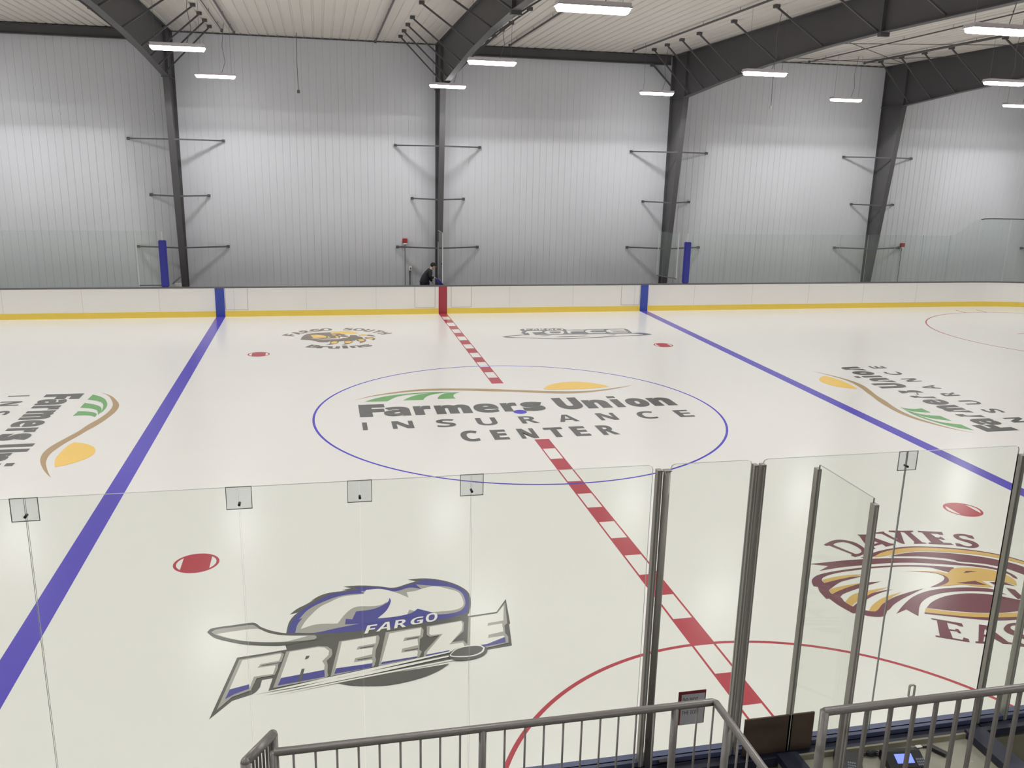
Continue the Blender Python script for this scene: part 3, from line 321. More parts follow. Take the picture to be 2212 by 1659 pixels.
  ('bear_head','taupe',[('s',[(-4986,8680),(-4933,9163),(-4812,9530),(-4577,9701),(-4062,9779),(-3912,9903),(-3660,9563),(-3576,9313),(-3267,9235),(-3220,9040),(-3081,8885),(-3106,8747),(-3038,8648),(-3276,8562),(-3338,8359),(-3693,8351),(-3854,8278),(-4117,8305),(-4170,8204),(-4414,8229),(-4537,8419),(-4748,8593)]),('s',[(-4243,7811),(-4121,7954),(-4082,8257),(-3974,8424),(-3870,8351),(-3838,8187),(-3912,7976),(-4053,7860)]),('s',[(-3760,7787),(-3669,7950),(-3678,8260),(-3585,8412),(-3444,8370),(-3406,8214),(-3474,8018),(-3602,7856)]),('s',[(-3231,7949),(-3204,8167),(-3301,8401),(-3275,8598),(-3147,8641),(-3025,8555),(-3002,8370),(-3083,8110)]),('s',[(-3030,8814),(-2953,8900),(-2773,8854),(-2709,8569),(-2804,8332),(-2813,8487),(-2897,8588),(-3003,8644)]),('s',[(-3201,9276),(-3077,9361),(-2932,9298),(-2754,9184),(-2668,8938),(-2766,8976),(-2942,9107),(-3163,9081)])]),
  ('gold_markings','gold',[('s',[(-4063,9700),(-3912,9903),(-3502,9903),(-3319,9776),(-3172,9516),(-3332,9453),(-3480,9448),(-3700,9450),(-3789,9576),(-4029,9550)]),('s',[(-4684,9374),(-4467,9401),(-4215,9186),(-4217,8933),(-4324,8916),(-4592,8915),(-4646,9134)]),('s',[(-4031,9406),(-3885,9391),(-3924,9252),(-4014,9289)]),('s',[(-3832,9290),(-3742,9262),(-3781,9114)]),('s',[(-3926,9110),(-3837,9082),(-3824,8819),(-3895,8873)]),('s',[(-4152,9132),(-4064,8936),(-4163,8900)]),('s',[(-4077,7993),(-4047,8253),(-3957,8378),(-3880,8298),(-3883,8121),(-3964,7981)]),('s',[(-3649,8036),(-3652,8257),(-3551,8363),(-3455,8308),(-3433,8190),(-3509,8047)]),('s',[(-3260,8533),(-3149,8595),(-3063,8513),(-3074,8287),(-3200,8255)]),('s',[(-2996,8783),(-2920,8841),(-2779,8761),(-2782,8549),(-2913,8635)]),('s',[(-3192,9275),(-3060,9330),(-2898,9246),(-2941,9136),(-3144,9099)])]),
  ('teeth','snow',[('s',[(-3796,8863),(-3765,9047),(-3676,8972),(-3550,8978),(-3509,9116),(-3597,9219),(-3685,9324),(-3448,9300),(-3494,9020),(-3608,8844),(-3699,8807),(-3755,8720)]),('s',[(-4662,8812),(-4574,8895),(-4343,8734),(-3861,8777),(-3737,8700),(-3863,8658),(-4361,8672),(-4573,8821)])]),
 ],
 'force': [
  ('backing','steel',[[(2139,9641),(2280,9780),(3622,9783),(3709,9556),(3733,9465),(4087,9482),(4275,9439),(4525,9518),(5806,9475),(5852,9315),(5804,8789),(5757,8694),(5007,8681),(3916,8727),(2112,8723),(2123,8878),(2064,9089),(2169,9288),(2157,9451)]]),
  ('swoosh','steel',[('s',[(1313,8508),(1631,8687),(2078,8786),(2951,8736),(3916,8727),(5147,8729),(5757,8694),(6026,8743),(6297,8593),(6370,8390),(6109,8294),(5218,8214),(4546,8092),(3946,8013),(3216,7948),(2542,8062),(1892,8276),(1444,8356)])]),
  ('swoosh_face','snow',[('s',[(1468,8469),(2057,8693),(2936,8678),(3892,8644),(5367,8646),(5840,8576),(6066,8444),(6015,8376),(5246,8295),(4482,8193),(3850,8092),(3195,8042),(2559,8129),(1974,8326)])]),
  ('swoosh_shading','steel',[('s',[(2525,8564),(3020,8634),(2748,8506)]),('s',[(3008,8316),(3574,8377),(4323,8303),(3781,8262),(3204,8250)]),('s',[(3808,8520),(4237,8574),(4090,8493)]),('s',[(4783,8448),(5171,8507),(5036,8400)])]),
  ('lettering','snow',[[(2286,9513),(2328,9827),(2539,9833),(2533,9789),(2388,9785),(2375,9687),(2509,9690),(2503,9647),(2369,9644),(2351,9515)],[(2537,9490),(2656,9806),(2706,9807),(2734,9496),(2694,9495),(2690,9571),(2603,9568),(2576,9491)],[(2619,9613),(2688,9615),(2679,9764),(2668,9757)],[(2776,9467),(2823,9780),(2901,9782),(2936,9781),(2962,9774),(2981,9762),(2992,9744),(2997,9722),(2996,9693),(2989,9668),(2976,9647),(2952,9623),(2926,9608),(2986,9472),(2934,9471),(2885,9594),(2843,9593),(2824,9468)],[(2850,9636),(2895,9638),(2911,9643),(2924,9650),(2935,9661),(2942,9675),(2946,9690),(2947,9706),(2943,9720),(2935,9729),(2924,9735),(2890,9739),(2866,9738)],[(3167,9444),(3130,9448),(3100,9460),(3079,9482),(3066,9512),(3061,9551),(3065,9599),(3072,9629),(3082,9657),(3095,9682),(3112,9704),(3131,9723),(3153,9738),(3177,9749),(3205,9756),(3250,9759),(3292,9751),(3310,9744),(3288,9702),(3252,9714),(3228,9716),(3209,9714),(3192,9708),(3176,9700),(3161,9689),(3148,9675),(3137,9659),(3127,9640),(3120,9620),(3113,9577),(3114,9541),(3118,9525),(3125,9512),(3134,9501),(3146,9493),(3160,9488),(3213,9491),(3223,9493),(3236,9572),(3182,9570),(3189,9613),(3291,9615),(3265,9462),(3205,9447)],[(3458,9415),(3428,9417),(3402,9424),(3381,9434),(3365,9449),(3352,9467),(3344,9489),(3340,9514),(3340,9541),(3343,9572),(3350,9603),(3360,9631),(3373,9655),(3388,9677),(3407,9695),(3429,9709),(3453,9720),(3482,9726),(3513,9729),(3544,9726),(3570,9720),(3591,9709),(3607,9694),(3620,9676),(3628,9654),(3632,9629),(3632,9601),(3628,9570),(3621,9540),(3611,9512),(3598,9487),(3582,9466),(3564,9448),(3542,9434),(3518,9423),(3490,9417)],[(3466,9457),(3494,9461),(3518,9471),(3537,9488),(3553,9511),(3564,9539),(3572,9571),(3575,9603),(3574,9630),(3567,9654),(3553,9671),(3533,9682),(3506,9685),(3478,9682),(3454,9672),(3434,9654),(3419,9631),(3407,9604),(3400,9571),(3396,9540),(3398,9512),(3405,9489),(3419,9472),(3439,9461)],[(2179,9017),(2333,9371),(2843,9360),(2821,9176),(2442,9114),(2461,8594),(2276,8612),(2299,9066)],[(2868,9171),(3010,9344),(3544,9318),(3547,9131),(3483,8915),(3403,8801),(2925,8823),(2853,9013)],[(3035,9155),(3125,9221),(3436,9191),(3395,8997),(3313,8919),(3053,8945)],[(3682,9368),(4279,9286),(4232,9127),(3850,9176),(3727,9089),(3730,8842),(3612,8854)],[(4317,9245),(4470,9420),(5007,9370),(4967,9246),(4546,9261),(4425,9109),(4472,8942),(4913,8925),(4891,8779),(4309,8810),(4262,9062)],[(5041,9239),(5187,9378),(5717,9367),(5710,9201),(5203,9198),(5155,9127),(5717,9149),(5686,9026),(5151,9039),(5215,8933),(5697,8949),(5671,8802),(5075,8810),(4993,9017)]]),
 ],
}
GLYPHS = {'D':([[(0,0),(0,1000),(370,1000),(495,994),(607,975),(706,944),(792,901),(864,847),(923,781),(965,703),(991,613),(1000,511),(980,353),(922,226),(826,128),(695,58),(530,15),(330,0)],[(207,132),(360,132),(592,172),(736,300),(782,503),(771,616),(738,708),(680,780),(600,830),(502,860),(387,870),(207,870)]],0.534),'O':([[(500,0),(391,7),(297,28),(217,62),(150,109),(96,166),(54,235),(24,315),(6,404),(0,502),(6,600),(24,689),(54,768),(96,836),(150,892),(217,938),(297,972),(392,993),(502,1000),(610,993),(704,972),(784,938),(850,892),(904,835),(946,767),(976,688),(994,599),(1000,501),(994,403),(976,314),(946,235),(904,166),(850,109),(784,62),(704,28),(610,7)],[(500,130),(599,141),(679,176),(739,234),(778,309),(801,398),(809,501),(801,605),(778,694),(739,769),(679,826),(599,860),(502,871),(404,860),(323,826),(263,769),(222,694),(199,605),(191,501),(199,398),(222,309),(263,233),(323,176),(403,141)]],0.618),'N':([[(0,0),(0,1000),(273,1000),(792,211),(846,211),(832,528),(832,1000),(1000,1000),(1000,0),(726,0),(205,796),(149,796),(166,469),(166,0)]],0.573),'T':([[(385,0),(385,867),(0,867),(0,1000),(1000,1000),(1000,867),(615,867),(615,0)]],0.483),'H':([[(0,0),(0,1000),(210,1000),(210,587),(790,587),(790,1000),(1000,1000),(1000,0),(790,0),(790,454),(210,454),(210,0)]],0.527),'E':([[(0,0),(0,1000),(1000,1000),(1000,870),(307,870),(307,586),(952,586),(952,456),(307,456),(307,132),(1000,132),(1000,0)]],0.36),'I':([[(0,0),(0,84),(301,143),(301,857),(0,916),(0,1000),(1000,1000),(1000,916),(699,857),(699,143),(1000,84),(1000,0)]],0.278),'C':([[(471,6),(357,26),(261,60),(180,106),(115,163),(65,232),(29,312),(7,401),(0,499),(8,595),(33,683),(74,762),(130,832),(201,891),(286,938),(386,974),(500,995),(698,1000),(901,969),(1000,942),(929,814),(743,863),(629,872),(514,861),(415,826),(337,769),(282,693),(249,602),(239,498),(249,393),(278,303),(330,229),(406,173),(507,139),(629,128),(812,143),(957,173),(957,44),(740,4),(674,0)]],0.483)}

# ================================================================== flat paint shapes in the ice
def smooth_loop(pts, n=4):
    """closed Catmull-Rom, sharp corners stay sharp"""
    N = len(pts); out = []; P_ = [Vector(p) for p in pts]; sharp = []
    for i in range(N):
        a = (P_[i]-P_[i-1]); b = (P_[(i+1) % N]-P_[i])
        sharp.append(a.length < 1e-6 or b.length < 1e-6 or a.angle(b) > 1.0)
    for i in range(N):
        p1, p2 = P_[i], P_[(i+1) % N]; p0, p3 = P_[i-1], P_[(i+2) % N]
        L = (p2-p1).length
        t1 = (p2-p1) if sharp[i] else (p2-p0).normalized()*L
        t2 = (p2-p1) if sharp[(i+1) % N] else (p3-p1).normalized()*L
        for k in range(n):
            t = k/n
            out.append(tuple(p1*(2*t**3-3*t**2+1)+t1*(t**3-2*t**2+t)+p2*(-2*t**3+3*t**2)+t2*(t**3-t**2)))
    return out
def inside(p, l):
    c = False; n = len(l)
    for i in range(n):
        (x1, y1), (x2, y2) = l[i-1][:2], l[i][:2]
        if (y1 > p[1]) != (y2 > p[1]) and p[0] < (x2-x1)*(p[1]-y1)/(y2-y1)+x1: c = not c
    return c
def fill_loops(loops, z):
    """fill every outer loop on its own, with the loops inside it as holes"""
    par = [[j for j in range(len(loops)) if j != i and sum(inside(q, loops[j]) for q in loops[i]) > .9*len(loops[i])] for i in range(len(loops))]
    V, F = [], []
    for i in range(len(loops)):
        if len(par[i]) % 2: continue
        grp = [loops[i]]+[loops[j] for j in range(len(loops)) if i in par[j] and len(par[j]) == len(par[i])+1]
        v, f = fill_one(grp, z); o = len(V); V += v; F += [tuple(k+o for k in q) for q in f]
    return V, F
def fill_one(loops, z, xf=lambda p: p):
    """even-odd fill of closed loops -> (verts, faces)"""
    cu = bpy.data.curves.new('tmp', 'CURVE'); cu.dimensions = '2D'; cu.fill_mode = 'BOTH'
    for l in loops:
        sp = cu.splines.new('POLY'); sp.points.add(len(l)-1); sp.use_cyclic_u = True
        for q, p in zip(sp.points, l):
            x, y = xf(p); q.co = (x, y, 0, 1)
    o = bpy.data.objects.new('tmp', cu)
    me = bpy.data.meshes.new_from_object(o)
    v = [(a.co.x, a.co.y, z) for a in me.vertices]; f = [tuple(p.vertices) for p in me.polygons]
    bpy.data.objects.remove(o); bpy.data.curves.remove(cu); bpy.data.meshes.remove(me)
    return v, f
def logo(name, key, label, xf=lambda p: p, skip=(), z0=.0016):
    root = thing(name, (0, 0, 0), label, 'ice logo')
    z = z0; sx = sy = 0; n = 0
    parts = [L for L in LOGOS[key] if L[0] not in skip]
    allp = [xf((p[0]/1000, p[1]/1000)) for L in parts for l in L[2] for p in (l[1] if l[0] == 's' else l)]
    root.location = (sum(p[0] for p in allp)/len(allp), sum(p[1] for p in allp)/len(allp), 0)
    for part, colour, loops in parts:
        ls = []
        for l in loops:
            if l[0] == 's': ls.append(smooth_loop([(p[0]/1000, p[1]/1000) for p in l[1]]))
            else: ls.append([(p[0]/1000, p[1]/1000) for p in l])
        v, f = fill_loops([[xf(p) for p in l] for l in ls], z)
        o = MB().add(v, f).build(part, M[colour], root)
        for p in o.data.polygons:
            if p.normal.z < 0: p.flip()
        if not part.endswith('letter'): z += .0005
    return root

# ================================================================== room shell
EAVE, SLOPE = 9.5, .0135
def ceil_z(y): return EAVE+(15-y)*SLOPE
X0, X1, YB, YF = -36, 38, 15.0, -27

# ice sheet, concrete around it
RX, RY, RR = 30.6, 12.95, 8.5
def rink_outline(off=0.0, n=14):
    p = []
    for cx, cy, a0 in ((RX-RR, RY-RR, 0), (-RX+RR, RY-RR, 90), (-RX+RR, -RY+RR, 180), (RX-RR, -RY+RR, 270)):
        for k in range(n+1):
            a = math.radians(a0+90*k/n); p.append((cx+(RR+off)*cos(a), cy+(RR+off)*sin(a)))
    return p
struct(MB().prism(rink_outline(.05), -.05, 0, 'z').build('floor', M['ice']), 'sheet of white painted ice')
struct(MB().box(X0, X1, YF, YB+.2, -.25, -.052).build('floor', M['concrete']), 'concrete slab around the ice')

# wall with vertical panel grooves
def ribbed(x0, x1, step=.25, g=.018):
    pts = []; x = x0
    while x < x1-1e-6:
        pts += [(x, 0), (x+step-g, 0), (x+step-g*.75, 1), (x+step-g*.25, 1)]; x += step
    return pts
back = MB()
pr = [(x, YB+.009*k) for x, k in ribbed(X0, X1)]
n = len(pr); zt = ceil_z(YB)
back.add([(x, y, -.06) for x, y in pr]+[(x, y, zt+.02) for x, y in pr], [(i, i+1, i+1+n, i+n) for i in range(n-1)])
back.box(X0, X1, YB+.02, YB+.2, -.06, zt+.1)
struct(back.build('wall_back', M['wall']))
for nm, x in (('wall_left', X0), ('wall_right', X1)):
    s = 1 if x > 0 else -1
    b = MB(); b.prism([(YF, -.06), (YB+.2, -.06), (YB+.2, ceil_z(YB)+.05), (YF, ceil_z(YF)+.05)], x, x+s*.15, 'x')
    y = YF+.2
    while y < YB: b.box(x-.004, x+.004, y, y+.02, 0, ceil_z(y)); y += .5
    struct(b.build(nm, M['wall']))
struct(MB().box(X0, X1, YF-.15, YF, -.06, ceil_z(YF)+.05).build('wall_front', M['wall']))
# ceiling deck: ribs run towards the eave
ce = MB(); pr = []
x = X0
while x < X1:
    pr += [(x, 0), (x+.235, 0), (x+.25, .028), (x+.29, .028)]; x += .305
n = len(pr)
ce.add([(x, YB+.02, ceil_z(YB+.02)+k) for x, k in pr]+[(x, YF, ceil_z(YF)+k) for x, k in pr], [(i, i+n, i+1+n, i+1) for i in range(n-1)])
struct(ce.build('ceiling', M['ceil']))
tr = MB(); x = X0                                            # dark eave closure strip, gapped by the ribs
tr.box(X0, X1, YB-.035, YB-.005, EAVE-.045, EAVE-.015)
while x < X1: tr.box(x+.02, x+.19, YB-.05, YB-.035, EAVE-.05, EAVE-.004); x += .305
struct(tr.build('trim_1', M['steel_grey']))
# low girt line on the wall
# ================================================================== steel frames
def y_in(z): return 14.68+(13.63-14.68)*z/7.92
BOT = [(13.63, 7.92), (10.8, 8.2), (7.6, 8.47), (4.3, 8.64), (1.8, 8.7), (-6, 8.74), (-26.9, 8.9)]
def frame(x, label):
    root = thing('steel_frame', (x, 14.8, 0), label, 'steel frame', 'steel frames along the far wall')
    c = MB()
    c.prism([(14.97, 0), (14.97, 9.46), (13.63, 9.46), (13.63, 7.92), (y_in(0), 0)], x-.008, x+.008, 'x')
    c.box(x-.1, x+.1, 14.96, 14.985, 0, 9.46)
    a, b = Vector((x, y_in(0), 0)), Vector((x, 13.63, 7.92))
    c.bar(a, b, .2, .022, up=(0, 1, 0))
    c.box(x-.15, x+.1, 13.6, 14.96, 7.905, 7.93)
    c.box(x-.16, x+.16, y_in(0)-.05, 14.97, 0, .025)
    c.build('column', M['steel_grey'], root)
    r = MB()
    top = [(13.63, ceil_z(13.63)-.03), (-26.9, ceil_z(-26.9)-.03)]
    r.prism(BOT+top[::-1], x-.007, x+.007, 'x')
    for (y0, z0), (y1, z1) in zip(BOT, BOT[1:]): r.bar((x, y0+.01, z0), (x, y1-.01, z1), .2, .02)
    r.bar((x, 15, ceil_z(15)-.025), (x, -26.9, ceil_z(-26.9)-.025), .2, .02)
    r.build('rafter', M['steel_grey'], root)
    k = MB()
    k.box(x-.1, x+.1, 13.6, 13.64, 7.9, 9.5)
    k.build('knee_plate', M['steel_grey'], root)
    s = MB(); s.box(x-.1, x+.1, 1.74, 1.8, 8.62, 9.62); s.box(x-.12, x+.12, 1.7, 1.84, 8.6, 8.69)
    s.build('splice_plate', M['steel_grey'], root)
    for z, half in ((5.93, 1.57), (4.03, .97), (2.23, 1.53)):
        for sg in (-1, 1):
            w_ = MB(); y = y_in(z)
            w_.bar((x+sg*.07, y+.05, z), (x+sg*half, 14.95, z), .05, .05)
            w_.box(x+sg*half-.05, x+sg*half+.05, 14.93, 14.995, z-.045, z+.045)
            w_.build('wall_brace', M['steel_grey'], root)
    for y, z in ((13.3, 7.99), (12.05, 8.1), (10.75, 8.23), (9.35, 8.35), (6.9, 8.53), (4.4, 8.66), (1.95, 8.72), (-.5, 8.74), (-3, 8.75)):
        for sg in (-1, 1):
            w_ = MB(); zc = ceil_z(y)
            w_.bar((x+sg*.05, y, z+.03), (x+sg*1.5, y, zc-.06), .045, .045)
            w_.box(x+sg*1.5-.07, x+sg*1.5+.07, y-.07, y+.07, zc-.09, zc-.005)
            w_.build('roof_brace', M['steel_grey'], root)
    return root
f0 = frame(-9.1, 'grey steel column and rafter at the left, just right of the left blue pad')
for x, lab in ((.08, 'grey steel column and rafter behind the crouching person'),
               (9.2, 'grey steel column and rafter just left of the right blue padded post'),
               (18.4, 'grey steel column and rafter rightmost in view, in front of the strobe at right'),
               (27.6, 'grey steel column and rafter outside the photo to the right'),
               (-18.3, 'grey steel column and rafter outside the photo to the left')):
    c = copy_tree(f0, (x+9.1, 0, 0)); c['label'] = lab
# eave beams
for x0, x1, lab in ((-18.1, -9.3, 'horizontal grey eave beam at the top of the left bay of the wall'),
                    (.3, 9.0, 'horizontal grey eave beam between the middle and right columns')):
    r = thing('eave_beam', ((x0+x1)/2, 14.85, 9.3), lab, 'steel beam')
    b = MB(); b.box(x0, x1, 14.84, 14.86, 9.15, 9.47); b.box(x0, x1, 14.76, 14.94, 9.14, 9.16); b.box(x0, x1, 14.76, 14.94, 9.455, 9.475)
    b.build('beam', M['steel_grey'], r)
    for sg, xe in ((1, x0), (-1, x1)):
        k = MB(); k.bar((xe+sg*.0, 14.7, 8.38), (xe+sg*.75, 14.82, 9.14), .06)
        k.box(xe+sg*.75-.07, xe+sg*.75+.07, 14.78, 14.9, 9.06, 9.15)
        k.build('knee_brace', M['steel_grey'], r)

# roof cross rods
for (xa, ya, xb, yb), lab in (((12.9, 14.9, 17.9, 10.2), 'thin steel cross rod under the roof, falling to the right, upper right'),
                              ((10.2, 12.5, 18.2, 12.9), 'thin steel rod under the roof left of the rightmost column'),
                              ((10.0, 9.3, 18.2, 6.6), 'thin steel rod under the roof above the right pendant lamps'),
                              ((11.0, 7.0, 18.2, 13.2), 'thin steel cross rod under the roof, rising to the right, upper right')):
    tag(MB().tube([(xa, ya, 9.36+.03*(ya > 14)-.03*(ya < 8)), (xb, yb, 9.36+.03*(ya > 14)-.03*(ya < 8))], .012, 6).build('tie_rod', M['pipe']), lab, 'steel rod', 'cross rods under the roof')

# sprinkler pipes
def pipe(x, y0, y1, label, r=.032, dz=.1, x2=None):
    root = thing('sprinkler_pipe', (x, y0, ceil_z(y0)-dz), label, 'pipe', 'sprinkler pipes under the roof')
    x2 = x if x2 is None else x2
    MB().tube([(x, y0, ceil_z(y0)-dz), (x2, y1, ceil_z(y1)-dz)], r, 8).build('pipe', M['pipe'], root)
    y = y0
    MB().tube([(x, y0+.01, ceil_z(y0)-dz-.05), (x, y0+.01, ceil_z(y0)-dz+.05)], .045, 8).build('end_fitting', M['pipe'], root)
    h = MB(); y = y0-1.2
    while y > y1:
        t = (y-y0)/(y1-y0); h.tube([(x+(x2-x)*t, y, ceil_z(y)-dz), (x+(x2-x)*t, y, ceil_z(y)-.0)], .007, 5); y -= 2.4
    h.build('hanger', M['pipe'], root)
pipe(-2.2, 14.4, -8, 'dark pipe under the roof left of the middle frame')
pipe(2.45, 13.7, -8, 'dark pipe under the roof right of the middle frame')
pipe(7.0, 13.5, -8, 'dark pipe under the roof left of the third frame')
pipe(-6.9, 14.0, -8, 'dark pipe under the roof right of the left frame')
pipe(-7.25, 13.6, -8, 'thinner dark pipe beside the one right of the left frame', r=.018)
pipe(16.35, 13.5, -6, 'brown pipe under the roof at upper right, braces meet it', r=.04)
pipe(14.3, 14.0, -6, 'thin pipe under the roof, middle of the upper right bay', r=.02, x2=13.6)
pipe(-14.3, 14.0, -6, 'dark pipe under the roof in the left bay')

# hanging sensors
for x, y, zb, lab in ((-4.87, 14, 7.61, 'small sensor box hanging on a cord left of the middle column'),
                      (12.86, 14, 7.69, 'small sensor hanging on a cord between the two right columns')):
    r = thing('hanging_sensor', (x, y, zb), lab, 'sensor')
    MB().box(x-.05, x+.05, y-.03, y+.03, zb-.05, zb+.06).build('sensor_box', M['cap_grey'] if x < 0 else M['white'], r, bevel=.008)
    MB().tube([(x, y, zb+.05), (x-.02, y, (zb+9.5)/2), (x, y, ceil_z(y))], .011, 6).build('cord', M['cable'], r)

# ================================================================== pendant lamps
def make_lamp(x, y, z):
    root = thing('pendant_lamp', (x, y, z), 'x', 'lamp', 'linear pendant lamps over the ice')
    h = MB(); h.box(x-.6, x+.6, y-.15, y+.15, z+.045, z+.1)
    h.prism([(y-.15, z+.045), (y+.15, z+.045), (y+.16, z+.02), (y-.16, z+.02)], x-.62, x+.62, 'x')
    h.build('housing', M['housing'], root)
    for s in (-1, 1):
        a, b = (x-.615, x-.012) if s < 0 else (x+.012, x+.615)
        l = MB(); sec = [(y-.15, z+.02), (y-.13, z-.035), (y-.07, z-.06), (y+.07, z-.06), (y+.13, z-.035), (y+.15, z+.02)]
        e0, e1 = (a+.045, b) if s < 0 else (a, b-.045)
        l.prism(sec, e0, e1, 'x')
        sm = [(y+(p[0]-y)*.45, z+.02+(p[1]-z-.02)*.35) for p in sec]; xo, xi = (a, e0) if s < 0 else (b, e1)
        v = [(xi,)+p for p in sec]+[(xo,)+p for p in sm]; k = len(sec)
        l.add(v, [(i, (i+1) % k, (i+1) % k+k, i+k) for i in range(k)]+[tuple(range(k, 2*k))])
        l.build('lens', M['lens'], root)
    ld = bpy.data.lights.new('lamp_light', 'AREA'); ld.shape = 'RECTANGLE'; ld.size = 1.2; ld.size_y = .14
    ld.energy = LAMP_WATTS; ld.color = LAMP_COLOUR; lamp_profile(ld)
    lo = bpy.data.objects.new('lamp_light', ld); COL.objects.link(lo); lo.location = (x, y, z-.064)
    lo.parent = root; lo.matrix_parent_inverse = Matrix.Translation(-root.location)
    for s in (-1, 1):
        MB().tube([(x+s*.5, y, z+.1), (x+s*.5, y, ceil_z(y)-.01)], .004, 5).build('hanger_wire', M['cable'], root)
    c = MB(); c.tube([(x+.2, y, z+.1), (x+.32, y+.04, z+.45), (x+.25, y+.02, z+.9), (x+.34, y, ceil_z(y)-.02)], .008, 5)
    c.build('power_cord', M['cable'], root)
    return root
LROWS = {12.6: 'far row', 4.6: 'middle row', -4: 'near row', -12: 'row over the glass'}
VIS = {(-1, 12.6): 'lower of the two lit pendant lamps by the left column, nearer the wall',
       (0, 12.6): 'lit pendant lamp right in front of the middle column',
       (1, 12.6): 'lit pendant lamp just left of the third column below the eave beam',
       (2, 12.6): 'lit pendant lamp left of the rightmost column, lower than the others',
       (3, 12.6): 'lit pendant lamp cut by the right edge, lowest there',
       (-1, 4.6): 'larger lit pendant lamp in front of the left column top',
       (0, 4.6): 'lit pendant lamp right of the middle column under the eave beam',
       (1, 4.6): 'lit pendant lamp below the third rafter',
       (2, 4.6): 'lit pendant lamp below the rightmost rafter',
       (0, -4): 'largest lit pendant lamp at the top edge, middle',
       (1, -4): 'large lit pendant lamp high at the right edge'}
l0 = make_lamp(.1-7.53, 12.6, 7.9)
first = True
for i in range(-4, 5):
    for y in (12.6, 4.6, -4, -12, -20):
        if y == -20 and abs(i) > 2: continue
        z = 7.88+.045*max(0, i)
        if first and i == -1 and y == 12.6: o = l0
        else: o = copy_tree(l0, (.1+7.53*i-(.1-7.53), y-12.6, z-7.9+(ceil_z(y)-ceil_z(12.6))*0))
        o['label'] = VIS.get((i, y), 'lit pendant lamp over the ice outside the photo')
        o['group'] = 'linear pendant lamps over the ice' if (i, y) in VIS else 'pendant lamps outside the photo'

# ================================================================== markings in the ice
def paint(name, loops, z, ma, label, cat, group=None, parent=None):
    v, f = fill_loops(loops, z); o = MB().add(v, f).build(name, ma, parent)
    for p in o.data.polygons:
        if p.normal.z < 0: p.flip()
    return tag(o, label, cat, group)
def rect(x0, x1, y0, y1): return [(x0, y0), (x1, y0), (x1, y1), (x0, y1)]
def circ(cx, cy, r, a0=0, a1=360, n=128): return [(cx+r*cos(math.radians(a0+(a1-a0)*k/n)), cy+r*sin(math.radians(a0+(a1-a0)*k/n))) for k in range(n if a1-a0 == 360 else n+1)]
def ring(cx, cy, r, w_): return [circ(cx, cy, r+w_/2), circ(cx, cy, r-w_/2)]
BL = 7.75
paint('blue_line', [rect(-BL-.152, -BL+.152, -RY, RY)], .0006, M['line_blue'], 'wide blue line across the ice at the left', 'ice line')
paint('blue_line', [rect(BL-.152, BL+.152, -RY, RY)], .0006, M['line_blue'], 'wide blue line across the ice at the right', 'ice line')
red = thing('center_line', (0, 0, 0), 'red and white chequered line across the middle of the ice, broken at the big logo', 'ice line')
for ya, yb, cells in ((-RY, -2.0, [(-2.0-1.217*k, -2.6-1.217*k) for k in range(10)]), (2.6, RY, [(3.22+1.217*k, 2.6+1.217*k) for k in range(9)])):
    paint('line_borders', [rect(-.152, -.124, ya, yb), rect(.124, .152, ya, yb)], .0006, M['ice_red'], None, None, None, red)
    for t, b in cells:
        b = max(b, -RY); t = min(t, RY)
        if t > b: paint('red_square', [rect(-.152, .152, b, t)], .0008, M['ice_red'], None, None, None, red)
paint('center_circle', ring(0, 0, 4.55, .05), .001, M['ice_blue'], 'large thin blue circle round the middle logo', 'ice circle')
paint('center_spot', [circ(0, 0, .152, n=40)], .005, M['ice_blue'], 'small blue spot in the middle of the big logo', 'ice spot')
cr = circ(0, -RY, 3.07, 0, 180, 96)+circ(0, -RY, 3.02, 0, 180, 96)[::-1]
paint('referee_crease', [cr], .001, M['ice_red'], 'red half circle on the ice at the near boards', 'ice circle')
for x, y, lab in ((-6.1, 6.72, 'red face-off spot left of the far left bear logo'), (6.1, 6.72, 'red face-off spot below the far right lettering logo'),
                  (-6.1, -6.72, 'large red face-off spot behind the near glass at left'), (6.1, -6.72, 'red face-off spot above the eagle logo')):
    r = thing('faceoff_spot', (x, y, 0), lab, 'ice spot', 'neutral zone face-off spots')
    def seg(s):
        a = [math.acos(.19/.265)*(k/10*2-1) for k in range(11)]
        return [(x+s*.265*cos(t), y+.265*sin(t)) for t in a]
    paint('red_disc', [circ(x, y, .305, n=56), seg(-1), seg(1)], .001, M['ice_red'], None, None, None, r)
fc = thing('faceoff_circle', (21.33, 6.95, 0), 'thin red face-off circle at the right edge of the photo', 'ice circle')
paint('circle_line', ring(21.33, 6.95, 4.57, .05), .001, M['ice_red'], None, None, None, fc)
for s in (-1, 1):
    for t in (-1, 1):
        ym = 6.95+s*4.86
        paint('hash_mark', [rect(21.33+t*.48-.025, 21.33+t*.48+.025, ym-.3, ym+.3)], .001, M['ice_red'], None, None, None, fc)
        paint('corner_mark', [rect(min(21.33+t*.6, 21.33+t*1.85), max(21.33+t*.6, 21.33+t*1.85), 6.95+s*.3-.025, 6.95+s*.3+.025)], .001, M['ice_red'], None, None, None, fc)
paint('faceoff_disc', [circ(21.33, 6.95, .305, n=48)], .001, M['ice_red'], None, None, None, fc)

